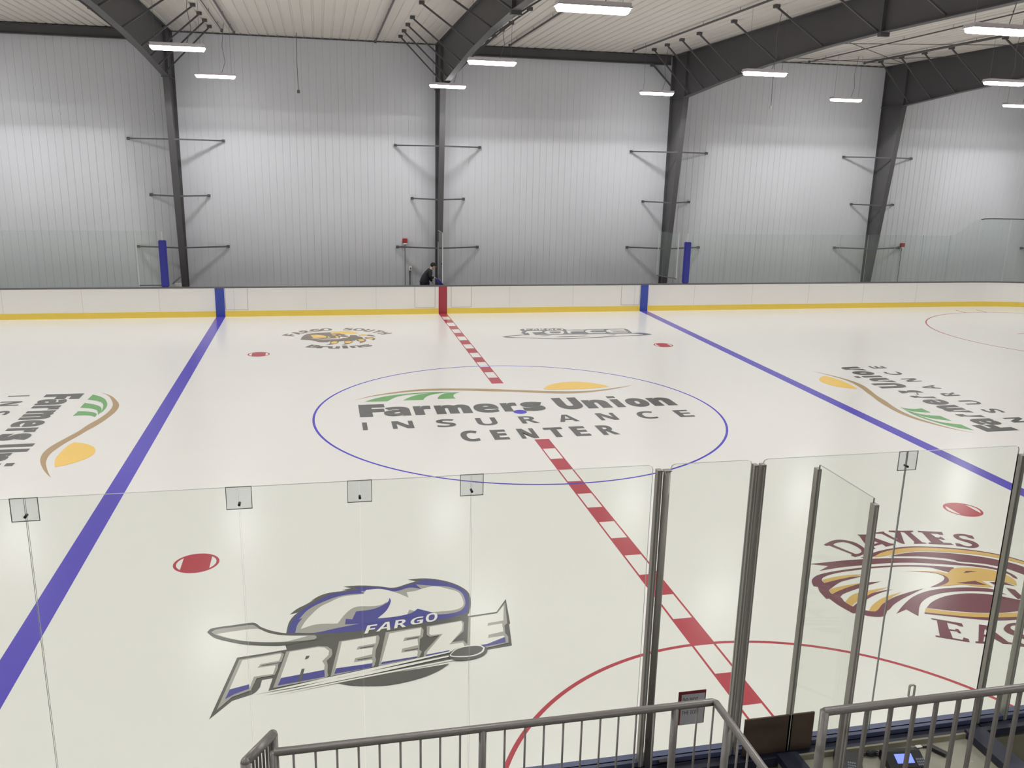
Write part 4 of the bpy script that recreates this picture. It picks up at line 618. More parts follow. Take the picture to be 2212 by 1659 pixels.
logo('ice_logo', 'farmers', 'big grey three-line lettering logo with gold sun inside the blue circle')
K_ = .826
logo('ice_logo', 'farmers', 'grey lettering logo with sun and green stripes, turned sideways left of the left blue line', xf=lambda p: (-10.65+K_*p[1], -.06-K_*p[0]), skip=('lower_letter',))
logo('ice_logo', 'farmers', 'grey lettering logo with sun and green stripes, turned sideways right of the right blue line', xf=lambda p: (10.65-K_*p[1], .06+K_*p[0]), skip=('lower_letter',))
logo('ice_logo', 'eagle', 'maroon and gold eagle head crest with arched lettering in front at right')
logo('ice_logo', 'freeze', 'slanted white block letters with blue snow drift and stick, in front at left')
logo('ice_logo', 'bruins', 'brown and gold bear head crest with arched lettering near the far boards')
logo('ice_logo', 'force', 'grey outlined angular lettering logo with swoosh near the far boards right of the red line')

# ================================================================== dasher boards
def strip(path, d0, d1, z0, z1, mb, mi=0):
    """a wall following the path of (x,y, nx,ny), from offset d0 to d1 outwards"""
    n = len(path); v = []
    for x, y, nx, ny in path:
        v += [(x+nx*d0, y+ny*d0, z0), (x+nx*d1, y+ny*d1, z0), (x+nx*d1, y+ny*d1, z1), (x+nx*d0, y+ny*d0, z1)]
    f = []
    for i in range(n-1):
        for k in range(4): f.append((i*4+k, i*4+(k+1) % 4, (i+1)*4+(k+1) % 4, (i+1)*4+k))
    f += [(0, 1, 2, 3), ((n-1)*4+3, (n-1)*4+2, (n-1)*4+1, (n-1)*4)]
    mb.add(v, f, mi)
def board_path(sgn):
    p = [(-RX+RR, sgn*RY, 0, sgn)]
    for k in range(1, 61): p.append((-RX+RR+(2*RX-2*RR)*k/60, sgn*RY, 0, sgn))
    for k in range(1, 19):
        a = math.radians(90-90*k/18); p.append((RX-RR+RR*cos(a), sgn*(RY-RR+RR*sin(a)), cos(a), sgn*sin(a)))
    q = []
    for k in range(18, 0, -1):
        a = math.radians(90+90*k/18); q.append((-RX+RR+RR*cos(a), sgn*(RY-RR+RR*sin(a)), cos(a), sgn*sin(a)))
    return q+p
for sgn, lab in ((1, 'white far boards with yellow kick strip'), (-1, 'near boards with blue cap, below the glass')):
    root = thing('dasher_boards', (0, sgn*(RY+.06), 0), lab, 'rink boards')
    pth = board_path(sgn)
    b = MB(); strip(pth, 0, .02, .2, 1.0, b); b.build('face_panel', M['board'], root)
    b = MB(); strip(pth, -.012, .02, 0, .2, b); b.build('kick_strip', M['yellow'], root)
    b = MB(); strip(pth, .02, .1, 0, 1.0, b); b.build('frame_backing', M['backing'], root)
    if sgn > 0:
        b = MB(); strip(pth, -.012, .13, 1.0, 1.04, b); b.build('cap_rail', M['cap_grey'], root)
    else:
        b = MB(); strip(pth, -.012, .09, 1.0, 1.04, b); b.build('cap_rail', M['cap_blue'], root)
        b = MB(); strip(pth, .09, .19, .93, 1.0, b); b.build('back_sill', M['navy'], root)
    for x, ma in ((-BL, 'board_blue'), (0, 'board_red'), (BL, 'board_blue')):
        y0 = sgn*(RY-.016)
        MB().box(x-.152, x+.152, min(y0, sgn*RY), max(y0, sgn*RY), 0.002, 1.0).build('line_stripe', M[ma], root)
    if sgn > 0:
        for a, c in ((-1.02, -.28), (.31, 1.05), (6.83, 7.57), (-7.57, -6.83)):
            g = MB(); y = RY-.004
            g.box(a-.006, a+.006, y, RY+.001, .24, 1.0); g.box(c-.006, c+.006, y, RY+.001, .24, 1.0); g.box(a, c, y, RY+.001, .234, .246)
            g.build('gate_outline', M['seam'], root)
        s = MB()
        for k in range(-9, 9):
            x = k*2.44+.04
            s.box(x-.002, x+.002, RY-.003, RY+.001, .2, 1.0)
        s.build('panel_seam', M['seam'], root)

# ================================================================== glass
def pane(name, ax, c, a0, a1, z0, z1, label, cat='glass pane', group=None, ma='glass', edge='glass_edge', round_=(0, 0), t=.012, poly=None):
    """ax 'x': pane in a plane y=c, spanning x; 'y': pane in a plane x=c, spanning y"""
    if poly is None:
        r = .03; poly = [(a0, z0), (a1, z0)]
        poly += [(a1, z1-r), (a1-r*.3, z1-r*.3), (a1-r, z1)] if round_[1] else [(a1, z1)]
        poly += [(a0+r, z1), (a0+r*.3, z1-r*.3), (a0, z1-r)] if round_[0] else [(a0, z1)]
    b = MB(); b.prism(poly, c-t/2, c+t/2, 'y' if ax == 'x' else 'x', side_mi=1)
    if label is None: return b.build(name, [M[ma], M[edge]])
    cx = sum(p[0] for p in poly)/len(poly)
    r = thing(name, (cx, c, z0 or 1.04) if ax == 'x' else (c, cx, z0), label, cat, group)
    b.build('pane', [M[ma], M[edge]], r)
    return r
GY = -13.0; GT = 3.445
XJ = [-8.6, -6.09, -4.84, -4.08, -3.335, -2.035]
near_labels = ['near glass pane at the left edge of the photo', 'near glass pane between the two leftmost clips', 'narrow near glass pane between the second and third clips from left',
               'narrow near glass pane between the third and fourth clips from left', 'near glass pane left of the first aluminium post']
SH = {}
for k in range(5):
    SH[k] = pane('glass_shield', 'x', GY, XJ[k]+.004, XJ[k+1]-.004, 1.04, GT, near_labels[k], group='near glass panes', round_=(0, k == 4))
SH[9] = pane('glass_shield', 'x', GY, -1.19, -.012, 1.04, GT, 'near glass pane right of the gate, behind the side screen', group='near glass panes', round_=(1, 0))
pane('glass_shield', 'x', GY, -.004, .975, 1.04, GT, 'near glass pane with the small puck slot, right of the rightmost clip', group='near glass panes', round_=(0, 1))
pane('glass_shield', 'x', GY, 1.03, 1.25, 1.04, GT-.02, 'narrow near glass pane right of the post at the right edge', group='near glass panes')
pane('glass_shield', 'x', GY, 1.31, 3.4, 1.04, GT, 'near glass pane beyond the right edge of the photo', group='near glass panes')
def clip(x, y, z, parent):
    """clear square clip bridging two panes, a part of the pane on its left"""
    p = MB().box(x-.078, x+.078, y-.016, y-.011, z-.075, z+.075).build('glass_clip', [M['glass_clip']], parent)
    e = MB()
    for a, b_, c_, d in ((-.078, .078, .073, .077), (-.078, .078, -.077, -.073), (-.08, -.076, -.077, .077), (.076, .08, -.077, .077)):
        e.box(x+a, x+b_, y-.017, y-.0105, z+c_, z+d)
    sub(e.build('clip_edge', M['glass_edge']), p)
    sub(MB().tube([(x, y-.026, z-.045), (x, y+.016, z-.045)], .009, 8).build('bolt', M['bolt']), p)
def sub(o, part):
    o.parent = part; o.matrix_parent_inverse = (part.parent.matrix_basis @ part.matrix_parent_inverse @ part.matrix_basis).inverted()
for x, k in ((XJ[1], 0), (XJ[2], 1), (XJ[3], 2), (XJ[4], 3), (-.008, 9)): clip(x, GY, GT-.068, SH[k])
def post(x, y, z0, z1, w_, d_, label, group='aluminium posts of the near glass', round_=False):
    r = thing('glass_post', (x, y, z0), label, 'post', group)
    p = MB()
    if round_: p.tube([(x, y, z0), (x, y, z1)], w_/2, 14)
    else: p.box(x-w_/2, x+w_/2, y-d_/2, y+d_/2, z0, z1)
    p.build('post_body', M['alu'], r, smooth=round_)
    if not round_:
        g = MB(); g.box(x-w_*.08, x+w_*.08, y-d_/2-.004, y-d_/2+.001, z0, z1-.01); g.build('channel', M['alu_light'], r)
    MB().box(x-w_/2, x+w_/2, y-d_/2, y+d_/2, z1, z1+.006).build('end_cap', M['alu'], r)
    return r
PB = 1.0
post(-2.0, GY-.02, PB, 3.41, .036, .05, 'thin aluminium post left of the round one at the gate')
post(-1.945, GY-.035, PB, 3.41, .052, .05, 'thicker round aluminium post at the left of the gate', round_=True)
post(-1.262, GY-.02, PB, 3.41, .036, .05, 'thin aluminium post right of the gate, left one of the pair')
post(-1.205, GY-.02, PB, 3.41, .036, .05, 'thin aluminium post right of the gate, right one of the pair')
post(-.775, GY-.05, PB, 3.365, .034, .05, 'aluminium post at the far end of the side screen')
post(-.775, -13.74, PB, 3.365, .034, .05, 'aluminium post at the near end of the side screen')
post(.995, GY-.02, PB, 3.37, .04, .05, 'aluminium post at the right edge, passing the eagle logo')
post(1.265, GY-.02, PB, 3.41, .036, .05, 'aluminium post seen through the right side screen')
pane('side_screen', 'y', -.775, -13.725, -13.07, 1.0, 3.405, 'glass side screen standing square to the near glass between two posts', 'glass pane')
pane('side_screen', 'y', .995, -13.74, -13.05, 1.0, 3.40, 'glass side screen square to the near glass at the right edge', 'glass pane')
# gate between the two post pairs
gate = thing('rink_gate', (-1.6, GY, 1.04), 'clear glass gate between the two pairs of aluminium posts', 'gate')
gp = pane('glass', 'x', GY-.004, -1.905, -1.285, 1.04, GT, None, None, round_=(1, 1)); gp.parent = gate; gp.matrix_parent_inverse = Matrix.Translation(-gate.location)
MB().box(-1.86, -1.74, GY-.085, GY-.05, 1.04, 1.052).build('latch_slot', M['black'], gate)
# puck slot
ps = MB(); x, z = .345, 1.36
sl = [(x+.03*cos(t)*1.0+(0), z+.0) for t in ()]
outer = []; inner = []
for k in range(24):
    a = 2*pi*k/24; ox = .012*(1 if cos(a) > 0 else -1); oz = .042*(1 if sin(a) > 0 else -1)
    outer.append((x+ox+.016*cos(a), z+oz+.016*sin(a))); inner.append((x+ox+.010*cos(a), z+oz+.010*sin(a)))
n = 24
v = [(p[0], GY-.012, p[1]) for p in outer]+[(p[0], GY-.012, p[1]) for p in inner]+[(p[0], GY+.008, p[1]) for p in outer]+[(p[0], GY+.008, p[1]) for p in inner]
f = []
for k in range(n):
    j = (k+1) % n; f += [(k, j, n+j, n+k), (2*n+k, 3*n+k, 3*n+j, 2*n+j), (k, 2*n+k, 2*n+j, j), (n+k, n+j, 3*n+j, 3*n+k)]
tag(MB().add(v, f).build('puck_slot', M['alu']), 'small upright rounded slot rim in the near glass at right', 'slot')

# sign on the gate
sg = thing('notice_sign', (-1.6, GY-.02, 1.3), 'white notice with dark red border on the gate glass behind the railing', 'sign')
tilt = .0
MB().box(-1.715, -1.49, GY-.018, GY-.014, 1.31, 1.6).build('border', M['sign_red'], sg)
MB().box(-1.69, -1.498, GY-.021, GY-.018, 1.31, 1.575).build('paper', M['sign_white'], sg)
def letters(txt, x0, z0, h, y, mat_, parent, sp=.28, bold=1.0):
    x = x0; vs = []; fs = []; o = 0
    for ch in txt:
        if ch == ' ': x += h*.38; continue
        loops, wd = GLYPHS[ch]; wd = wd*h*bold
        v, f = fill_loops([[(p[0]/1000*wd+x, p[1]/1000*h+z0) for p in l] for l in loops], 0)
        vs += [(a, y, b) for a, b, c in v]; fs += [tuple(i+o for i in q) for q in f]; o = len(vs); x += wd+h*sp*.55
    return MB().add(vs, fs).build('lettering', mat_, parent)
letters('DO NOT', -1.678, 1.513, .032, GY-.0215, M['sign_ink'], sg)
letters('THE ICE', -1.68, 1.402, .032, GY-.0215, M['sign_ink'], sg)

# far glass
FY = 13.05; FT = 2.92
def far_pane(x0, x1, label, z1=FT, round_=(0, 0), poly=None, y=FY):
    return pane('glass_shield', 'x', y, x0, x1, 1.04, z1, label, ma='glass_far', edge='glass_edge_far', group='far glass panes', round_=round_, poly=poly)
FJ = [9.56, 10.98, 12.23, 13.45, 14.69, 15.9, 17.12, 18.37, 19.62, 20.87]
lab_r = ['far glass pane next to the right blue padded post', 'far glass pane, second right of the right blue post', 'far glass pane, third right of the right blue post',
         'far glass pane, fourth right of the right blue post', 'far glass pane left of the rightmost column', 'far glass pane, first left of the rightmost column base',
         'far glass pane in front of the rightmost column', 'far glass pane before the strobe at right', 'far glass pane just left of the sloped one']
for k in range(9): far_pane(FJ[k]+.006, FJ[k+1]-.006, lab_r[k])
far_pane(0, 0, 'sloped far glass pane stepping up to the taller ones at right', poly=[(20.876, 1.04), (22.18, 1.04), (22.18, 3.58), (21.98, 3.55), (21.1, 2.95), (20.876, FT)])
# curved tall end panes with black net edging
for k in range(4):
    a0, a1 = math.radians(90-9*k-.2), math.radians(90-9*(k+1)+.2)
    R_ = RR+.1; v = []
    for a in (a0, (a0+a1)/2, a1):
        for d in (-.006, .006):
            for z in (1.04, 3.58): v.append((RX-RR+.1+(R_+d)*cos(a), RY-RR+(R_+d)*sin(a), z))
    f = []
    for i in (0, 4): f += [(i, i+1, i+5, i+4), (i+2, i+6, i+7, i+3), (i+1, i+3, i+7, i+5), (i, i+4, i+6, i+2)]
    f += [(0, 2, 3, 1), (8, 9, 11, 10)]
    o = MB().add(v, f).build('glass_shield', [M['glass_far']])
    r = thing('glass_shield', v[0][:2]+(1.04,), 'tall curved glass pane at the right end of the far boards' if k == 0 else 'tall curved glass pane of the corner outside the photo', 'glass pane', 'far glass panes' if k == 0 else 'corner panes outside the photo')
    o.name = 'pane'; o.parent = r; o.matrix_parent_inverse = Matrix.Translation(-r.location)
ne = [(22.2, FY-.02, 3.57), (22.35, FY-.02, 3.6)]+[(RX-RR+.1+(RR+.08)*cos(math.radians(90-a)), RY-RR+(RR+.08)*sin(math.radians(90-a)), 3.61) for a in range(3, 46, 4)]
tag(MB().tube(ne, .022, 6).build('net_edge', M['black']), 'black net edge cord along the top of the tall corner glass', 'net edge')
FL = [-18.4, -17.15, -15.9, -14.65, -13.4, -12.24, -10.36]
for k in range(6):
    far_pane(FL[k]+.006, FL[k+1]-.006, ['far glass pane left of the left blue post, outside the photo']*3+['far glass pane cut by the left edge'] and
             ('far glass pane left of the photo edge' if k < 3 else ['far glass pane at the left edge of the photo', 'narrow far glass pane near the left edge', 'wide far glass pane left of the glass door'][k-3]))
def far_post(x, w_, label, ma='pad_blue', z1=2.62):
    r = thing('padded_post', (x, FY, 1.04), label, 'padded post')
    MB().box(x-w_/2, x+w_/2, FY-.09, FY+.06, 1.05, z1).build('pad', M[ma], r, bevel=.02)
    MB().box(x-.02, x+.02, FY-.02, FY+.02, 1.04, FT).build('pole', M['alu_light'], r)
far_post(9.42, .24, 'blue padded post on the far boards at right')
far_post(-9.5, .24, 'blue padded post on the far boards at left')
# glass doors of the benches
def bench_door(name, p0, p1, label, z0=1.2, z1=2.92):
    """a framed glass door from ground point p0 to p1"""
    r = thing(name, (p0[0], p0[1], 1.04), label, 'glass door')
    a, b = Vector((p0[0], p0[1], 0)), Vector((p1[0], p1[1], 0)); d = (b-a).normalized(); nrm = Vector((-d.y, d.x, 0))*.006
    q = [a-nrm, b-nrm, b+nrm, a+nrm]
    g = MB(); v = [(c.x, c.y, z) for z in (z0, z1) for c in q]
    g.add(v, [(0, 3, 2, 1), (4, 5, 6, 7), (0, 1, 5, 4), (1, 2, 6, 5), (2, 3, 7, 6), (3, 0, 4, 7)]); g.build('glass', [M['glass_far']], r)
    MB().bar((a.x, a.y, z0), (a.x, a.y, z1+.03), .03, .03).build('frame_edge', M['alu_light'], r)
    MB().bar((b.x, b.y, z0), (b.x, b.y, z1+.03), .02, .02).build('frame_edge', M['alu_light'], r)
    MB().bar((a.x, a.y, z0), (b.x, b.y, z0), .035, .035).build('bottom_rail', M['cap_grey'], r)
    return r
bench_door('glass_door', (9.11, 13.2), (8.72, 14.25), 'open glass door by the third column, left of the right blue post', z0=1.2)
bench_door('glass_door', (-10.33, FY), (-9.62, FY+.02), 'narrow glass door left of the left blue post', z0=1.1)
r_ = bench_door('side_glass', (.01, 13.1), (.01, 14.35), 'upright side glass square to the far boards beside the crouching person', z0=1.1, z1=2.87)
MB().tube([(.01, 13.1, 2.9), (.01, 14.35, 2.9)], .01, 6).build('top_edge', M['glass_edge_far'], r_)
k = thing('bench_handle', (-9.1, 13.3, 1.04), 'short grey handle piece beside the left blue padded post', 'handle')
MB().bar((-9.3, 13.25, 1.12), (-9.02, 13.3, 1.36), .05).build('bar', M['cap_grey'], k)
MB().box(-9.24, -9.02, 13.28, 13.32, 1.02, 1.14).build('plate', M['white'], k)

# wall fittings
for x, z, lab in ((-1.17, 2.44, 'red wall strobe left of the middle column'), (20.09, 2.33, 'red wall strobe right of the rightmost column')):
    r = thing('wall_strobe', (x, 14.95, z), lab, 'strobe')
    MB().box(x-.09, x+.09, 14.91, 14.999, z-.07, z+.1).build('red_body', M['strobe_red'], r, bevel=.01)
    MB().box(x-.07, x+.07, 14.9, 14.95, z-.12, z-.065).build('lens', M['white'], r, bevel=.01)
    MB().tube([(x, 14.975, z-.12), (x, 14.975, .3)], .012, 6).build('conduit', M['cable'], r)
r = thing('wall_outlet', (-.97, 14.95, 1.42), 'small pale outlet box on a conduit left of the crouching person', 'outlet')
MB().box(-1.03, -.91, 14.92, 14.999, 1.33, 1.5).build('box', M['white'], r, bevel=.01)
MB().box(-.99, -.95, 14.912, 14.925, 1.38, 1.45).build('socket', M['cap_grey'], r)
MB().tube([(-.99, 14.97, 1.33), (-.99, 14.97, 0)], .022, 8).build('conduit', M['cap_grey'], r)

# ================================================================== scorekeeper's box behind the near boards
tag(MB().box(-1.165, -.57, -13.075, -13.06, 1.0, 1.325).build('brown_panel', M['brown_board']), 'dark brown board standing on the near boards by the side screen', 'board')
for xa, xb, lab in ((-.905, -.735, 'navy divider wall under the side screen, left of the counter'), (.79, .96, 'navy divider wall right of the counter')):
    r = thing('box_divider', ((xa+xb)/2, -13.6, 0), lab, 'divider wall')
    MB().box(xa+.02, xb-.02, -14.1, -13.14, 0, .98).build('panel', M['backing'], r)
    MB().box(xa, xb, -14.12, -13.14, .98, 1.04).build('cap', M['navy'], r)
ct = thing('scorers_counter', (0, -13.5, 0), 'beige counter top behind the near boards, devices on it', 'counter')
MB().box(-.735, .79, -13.95, -13.145, .945, .97).build('counter_top', M['counter'], ct)
MB().box(-.735, .79, -13.165, -13.145, .97, 1.015).build('back_lip', M['backing'], ct)
for x in (-.7, .75): MB().box(x-.02, x+.02, -13.9, -13.86, .001, .945).build('leg', M['alu'], ct)
def console(x, y, rz, label, with_screen):
    r = thing('score_console', (0, 0, 0), label, 'control console')
    b = MB(); b.prism([(-.09, 0), (.09, 0), (.09, .075), (.04, .085), (-.09, .03)], -.155 if with_screen else -.1, .155 if with_screen else .1, 'x')
    b.build('case', M['black'], r, bevel=.004)
    s_ = (.045+.0)/.13; 
    def face(x0, x1, y0, y1, m_, nm, e=.004):
        zz = lambda yy: .03+(yy+.09)*(.055/.13)
        v = [(x0, y0, zz(y0)+e*.2), (x1, y0, zz(y0)+e*.2), (x1, y1, zz(y1)+e*.2), (x0, y1, zz(y1)+e*.2)]
        v2 = [(a, b_, c+e) for a, b_, c in v]
        MB().add(v+v2, [(0, 3, 2, 1), (4, 5, 6, 7), (0, 1, 5, 4), (1, 2, 6, 5), (2, 3, 7, 6), (3, 0, 4, 7)]).build(nm, m_, r)
    if with_screen:
        face(-.075, .065, -.055, .015, M['screen'], 'screen')
    for i in range(4):
        for j in range(3):
            cx = (.085 if with_screen else -.01)+i*.016; cy = -.078+j*.02
            face(cx, cx+.012, cy, cy+.014, M['keys'], 'key')
    r.location = (x, y, .972); r.rotation_euler = (0, 0, rz)
    return r
console(.07, -13.35, -.1, 'black console with a blue lit screen on the counter', True)
console(-.38, -13.3, -.45, 'smaller black console with grey keypad, left of the one with the screen', False)
r = thing('handset', (.44, -13.29, .97), 'black handset lying right of the lit console', 'handset')
MB().bar((.40, -13.22, .99), (.47, -13.34, .99), .045, .03).build('grip', M['black'], r)
MB().tube([(.40, -13.22, .985), (.34, -13.2, .975), (.25, -13.23, .975), (.14, -13.19, .975), (.05, -13.2, .975)], .008, 6).build('cord', M['black'], r)
r = thing('cable_bundle', (-.2, -13.2, .97), 'dark tangled cables left of the lit console', 'cables')
random.seed(4)
for k in range(4):
    pts = [(-.33+.05*i+random.uniform(-.02, .02), -13.21+random.uniform(-.035, .03), .977+.004*k) for i in range(7)]
    MB().tube(pts, .005, 6).build('cable', M['black'], r)
tag(MB().ball((-.12, -13.22, .998), .035, sc_=(1.3, .8, .8)).build('microphone', M['black'], smooth=True), 'black rounded microphone head beside the cables', 'microphone')
tag(MB().box(.225, .275, -13.3, -13.27, 1.056, 1.058).build('paper_slip', M['white']), 'small white slip on top of the lit console', 'paper')
random.seed(9)
for k in range(5):
    x, y = random.uniform(.45, .72), random.uniform(-13.55, -13.3); a = random.uniform(0, 3)
    MB_ = MB().bar((x, y, .972), (x+.02*cos(a), y+.02*sin(a), .972), .004, .003)
    tag(MB_.build('paper_scrap', M['white']), 'tiny white scrap on the beige counter right of the handset', 'scrap', 'scraps on the counter')
tag(MB().box(-1.9, 3.3, -14.2, -13.2, -.05, .0).build('rubber_mat', M['rubber']), 'dark rubber floor mat behind the near boards', 'mat')
# walkway the railings stand on
st = MB().box(-12, 12, YF+.1, -14.25, -.05, 1.43).build('floor', M['concrete']); struct(st, 'raised concrete walkway behind the railings')

# ================================================================== railings
def railing(label, name='guard_railing'):
    return thing(name, (0, -14.4, 1.43), label, 'railing')
RZ, RY1 = 2.5, -14.4
r1 = railing('grey steel railing with thin balusters in front, left of the opening')
MB().tube([(-4.598, RY1, RZ), (-2.15, RY1, RZ), (-2.135, RY1-.015, RZ), (-2.135, -16.6, RZ)], .0215, 14).build('top_rail', M['rail'], r1, smooth=True)
MB().tube([(-4.598, RY1, 1.53), (-2.15, RY1, 1.53), (-2.135, RY1-.015, 1.53), (-2.135, -16.6, 1.53)], .016, 10).build('bottom_rail', M['rail'], r1, smooth=True)
for x in (-4.598, -3.498, -2.378):
    MB().tube([(x, RY1, 1.43), (x, RY1, RZ)], .0215, 12).build('post', M['rail'], r1, smooth=True)
BX = [-4.501, -4.389, -4.278, -4.166, -4.056, -3.945, -3.837, -3.731, -3.622, -3.374, -3.259, -3.152, -3.041, -2.934, -2.825, -2.718, -2.612, -2.502, -2.241, -2.14]
for x in BX: MB().tube([(x, RY1, 1.53), (x, RY1, RZ-.01)], .0062, 8).build('baluster', M['rail'], r1, smooth=True)
y = RY1-.3
while y > -16.6:
    MB().tube([(-2.135, y, 1.53), (-2.135, y, RZ-.01)], .0062, 8).build('baluster', M['rail'], r1, smooth=True); y -= .112
MB().tube([(-2.135, RY1-.17, 1.43), (-2.135, RY1-.17, RZ)], .0215, 12).build('post', M['rail'], r1, smooth=True)
r2 = railing('grey steel railing with thicker balusters at the lower right')
RY2 = -14.6
MB().tube([(-1.555, RY2, RZ), (2.4, RY2, RZ)], .0245, 14).build('top_rail', M['rail'], r2, smooth=True)
MB().tube([(-1.555, RY2, 1.43), (-1.555, RY2, RZ+.005)], .0265, 14).build('post', M['rail'], r2, smooth=True)
MB().tube([(-1.555, RY2, 1.53), (2.4, RY2, 1.53)], .018, 10).build('bottom_rail', M['rail'], r2, smooth=True)
x = -1.437+.0
for x in [-1.437, -1.28, -1.124, -.968, -.822, -.671, -.541, -.39, -.25, -.1, .05, .2, .35]:
    MB().bar((x, RY2, 1.53), (x, RY2, RZ-.01), .02, .02).build('baluster', M['rail'], r2)
r3 = railing('short grey rail end with dense bars beside the left end of the long railing', 'handrail_end')
A_, B_ = Vector((-4.612, -14.25, 2.5)), Vector((-4.735, -14.45, 2.5))
MB().tube([A_, B_], .027, 14).build('top_rail', M['rail'], r3, smooth=True)
for q in (A_, B_):
    b = MB(); b.tube([(q.x, q.y, 1.43), (q.x, q.y, 2.5)], .027, 14); b.ball((q.x, q.y, 2.5), .027); b.build('post', M['rail'], r3, smooth=True)
for k in range(1, 8):
    q = A_.lerp(B_, k/8); MB().tube([(q.x, q.y, 1.43), (q.x, q.y, 2.48)], .007, 6).build('bar', M['rail'], r3)

# ================================================================== person bending at the far bench
def skin_body(chains, name, ma, parent, sub=1):
    """chains: lists of (point, radius); chains that start on an existing point join there"""
    vs = []; rs = []; es = []; idx = {}
    def vid(p, r):
        k = tuple(round(c, 4) for c in p)
        if k not in idx: idx[k] = len(vs); vs.append(p); rs.append(r)
        return idx[k]
    for ch in chains:
        ids = [vid(p, r) for p, r in ch]; es += list(zip(ids, ids[1:]))
    me = bpy.data.meshes.new(name+'_sk'); me.from_pydata(vs, es, [])
    o = bpy.data.objects.new(name+'_sk', me); COL.objects.link(o)
    o.modifiers.new('s', 'SKIN'); sv = me.skin_vertices[0].data
    for i, r in enumerate(rs):
        sv[i].radius = (r if isinstance(r, tuple) else (r, r)); sv[i].use_root = (i == 0)
    su = o.modifiers.new('u', 'SUBSURF'); su.levels = sub; su.render_levels = sub
    dg = bpy.context.evaluated_depsgraph_get(); dg.update()
    m2 = bpy.data.meshes.new_from_object(o.evaluated_get(dg)); m2.name = name
    bpy.data.objects.remove(o)
    m2.materials.clear(); m2.materials.append(ma)
    for p in m2.polygons: p.use_smooth = True
    q = bpy.data.objects.new(name, m2); COL.objects.link(q); q.parent = parent
    q.matrix_parent_inverse = Matrix.Translation(-parent.location)
    return q
PX, PY = -.5, 14.2
pe = thing('person', (-.5, PY, 0), 'person in black bending forward behind the far boards beside the middle column', 'person')
pel = (-.52, PY, .98); wai = (-.50, PY, 1.14); che = (-.37, PY, 1.36); nk = (-.27, PY, 1.47); hb = (-.22, PY, 1.54); ht = (-.19, PY, 1.63)
def limb(s, inf=0.0):
    sh = (-.31, PY+s*.17, 1.42); el = (-.33+.0*s, PY+s*.22, 1.2) if s < 0 else (-.3, PY+.2, 1.16)
    wr = (-.19, PY-.13, 1.175) if s < 0 else (-.22, PY+.1, .98)
    return sh, el, wr
chains = [[(pel, .11), (wai, .1), (che, .11), (nk, .05), (hb, .075), (ht, .095)]]
for s in (-1, 1):
    sh, el, wr = limb(s)
    chains.append([(che, .11), (sh, .05), (el, .045), (wr, .03)])
    hip = (-.52, PY+s*.1, .93); kn = (-.42, PY+s*.13, .52); an = (-.52, PY+s*.14, .1); to = (-.34, PY+s*.15, .04)
    chains.append([(pel, .11), (hip, .08), (kn, .06), (an, .042), (to, .04)])
    hd = (wr[0]+.05, wr[1]+.0, wr[2]-.005 if s < 0 else wr[2]-.05)
    chains.append([(wr, .03), (hd, .032)])
    for k in range(4):
        o_ = (k-1.5)*.018; L = (.05, .058, .054, .042)[k]
        a = (hd[0]+.015, hd[1]+o_, hd[2]); b = (a[0]+L*.6, a[1], a[2]-.012); c = (b[0]+L*.3, b[1], b[2]-.03)
        chains.append([(hd, .032), (a, .0085), (b, .008), (c, .007)])
    chains.append([(hd, .032), (hd[0]+.0, hd[1]-s*.035, hd[2]+.01)and((hd[0]+.01, hd[1]-s*.038, hd[2]+.005), .009), ((hd[0]+.04, hd[1]-s*.045, hd[2]-.01), .008)])
body = skin_body(chains, 'body', M['skin'], pe)
jc = [[((-.53, PY, .9), .2), ((-.525, PY, 1.0), .195), ((-.50, PY, 1.15), .19), ((-.37, PY, 1.36), .19), ((-.285, PY, 1.45), .1)]]
for s in (-1, 1):
    sh, el, wr = limb(s); w2 = tuple(el[i]+(wr[i]-el[i])*.98 for i in range(3))
    jc.append([((-.37, PY, 1.36), .19), (sh, .09), (el, .07), (w2, .05)])
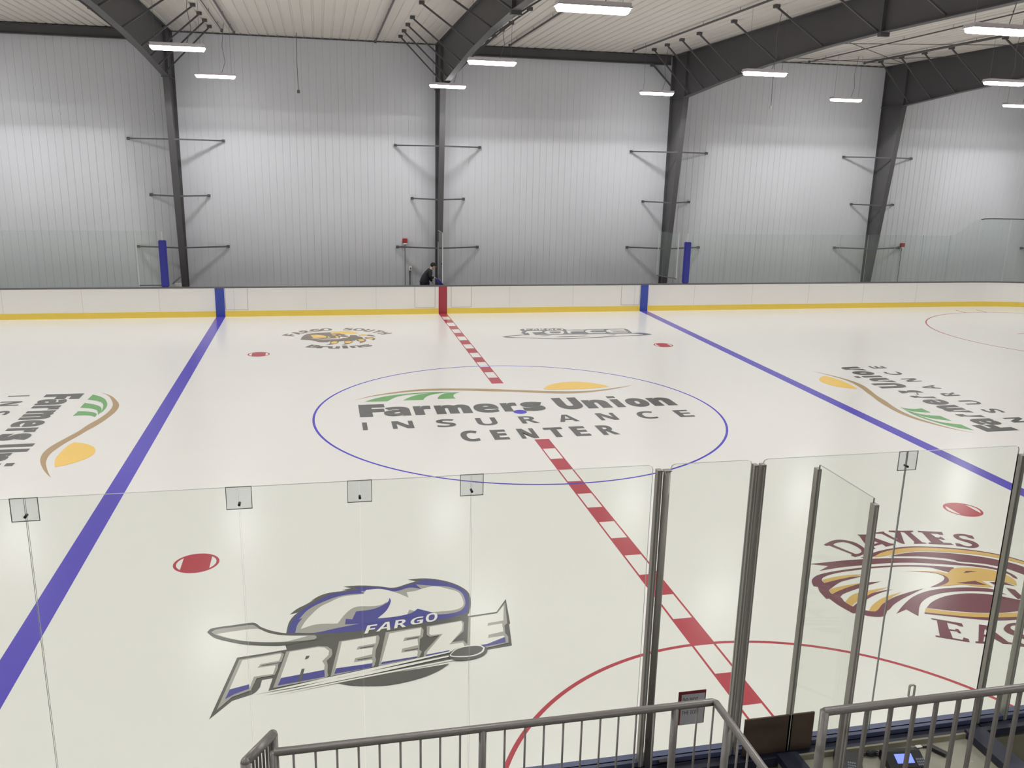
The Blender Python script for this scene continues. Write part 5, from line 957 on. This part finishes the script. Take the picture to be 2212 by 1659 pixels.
skin_body(jc, 'jacket', M['cloth_black'], pe)
tc_ = [[((-.52, PY, .98), .15)]]
tc_ = []
for s in (-1, 1):
    tc_.append([((-.52, PY, .96), .165), ((-.52, PY+s*.1, .9), .13), ((-.42, PY+s*.13, .52), .095), ((-.51, PY+s*.14, .14), .06)])
skin_body(tc_, 'trousers', M['cloth_dark'], pe)
for s in (-1, 1):
    MB().ball((-.42, PY+s*.145, .05), .06, sc_=(2.0, .85, .8)).build('shoe', M['black'], pe, smooth=True)
h = MB(); h.ball((-.195, PY, 1.635), .112, n=16, sc_=(1, .9, .88)); hh = h.build('hair', M['hair'], pe, smooth=True)
bm = bmesh.new(); bm.from_mesh(hh.data)
bmesh.ops.bisect_plane(bm, geom=bm.verts[:]+bm.edges[:]+bm.faces[:], plane_co=(-.16, PY, 1.60), plane_no=(.55, 0, -.83), clear_outer=True)
bm.to_mesh(hh.data); bm.free()
fa = MB()
for s in (-1, 1): fa.ball((-.105, PY+s*.035, 1.585), .012)
fa.build('eyes', M['hair'], pe)
MB().ball((-.098, PY, 1.56), .018, sc_=(1, .8, 1.3)).build('nose', M['skin'], pe, smooth=True)
MB().box(-.122, -.112, PY-.025, PY+.025, 1.515, 1.522).build('mouth', M['sign_red'], pe)
for s in (-1, 1): MB().ball((-.2, PY+s*.098, 1.585), .025, sc_=(.6, .4, 1)).build('ear', M['skin'], pe, smooth=True)
pd = thing('blue_pad', (-.05, 13.6, .9), 'blue pad slanting down from the hand of the person to the boards', 'pad')
q = MB(); q.prism([(-.19, 1.22), (-.09, 1.20), (.02, 1.08), (.14, .93), (-.02, .93), (-.13, 1.10)], 13.35, 13.6, 'y'); q.build('pad_body', M['pad_blue'], pd, bevel=.01)
MB().box(-.05, .1, 13.36, 13.6, .0, .93).build('pad_base', M['pad_blue'], pd)
# team bench floor behind the far boards
tag(MB().box(-9.4, 9.4, 13.15, 14.6, -.05, .0).build('rubber_mat', M['rubber']), 'dark rubber mat behind the far boards', 'mat')
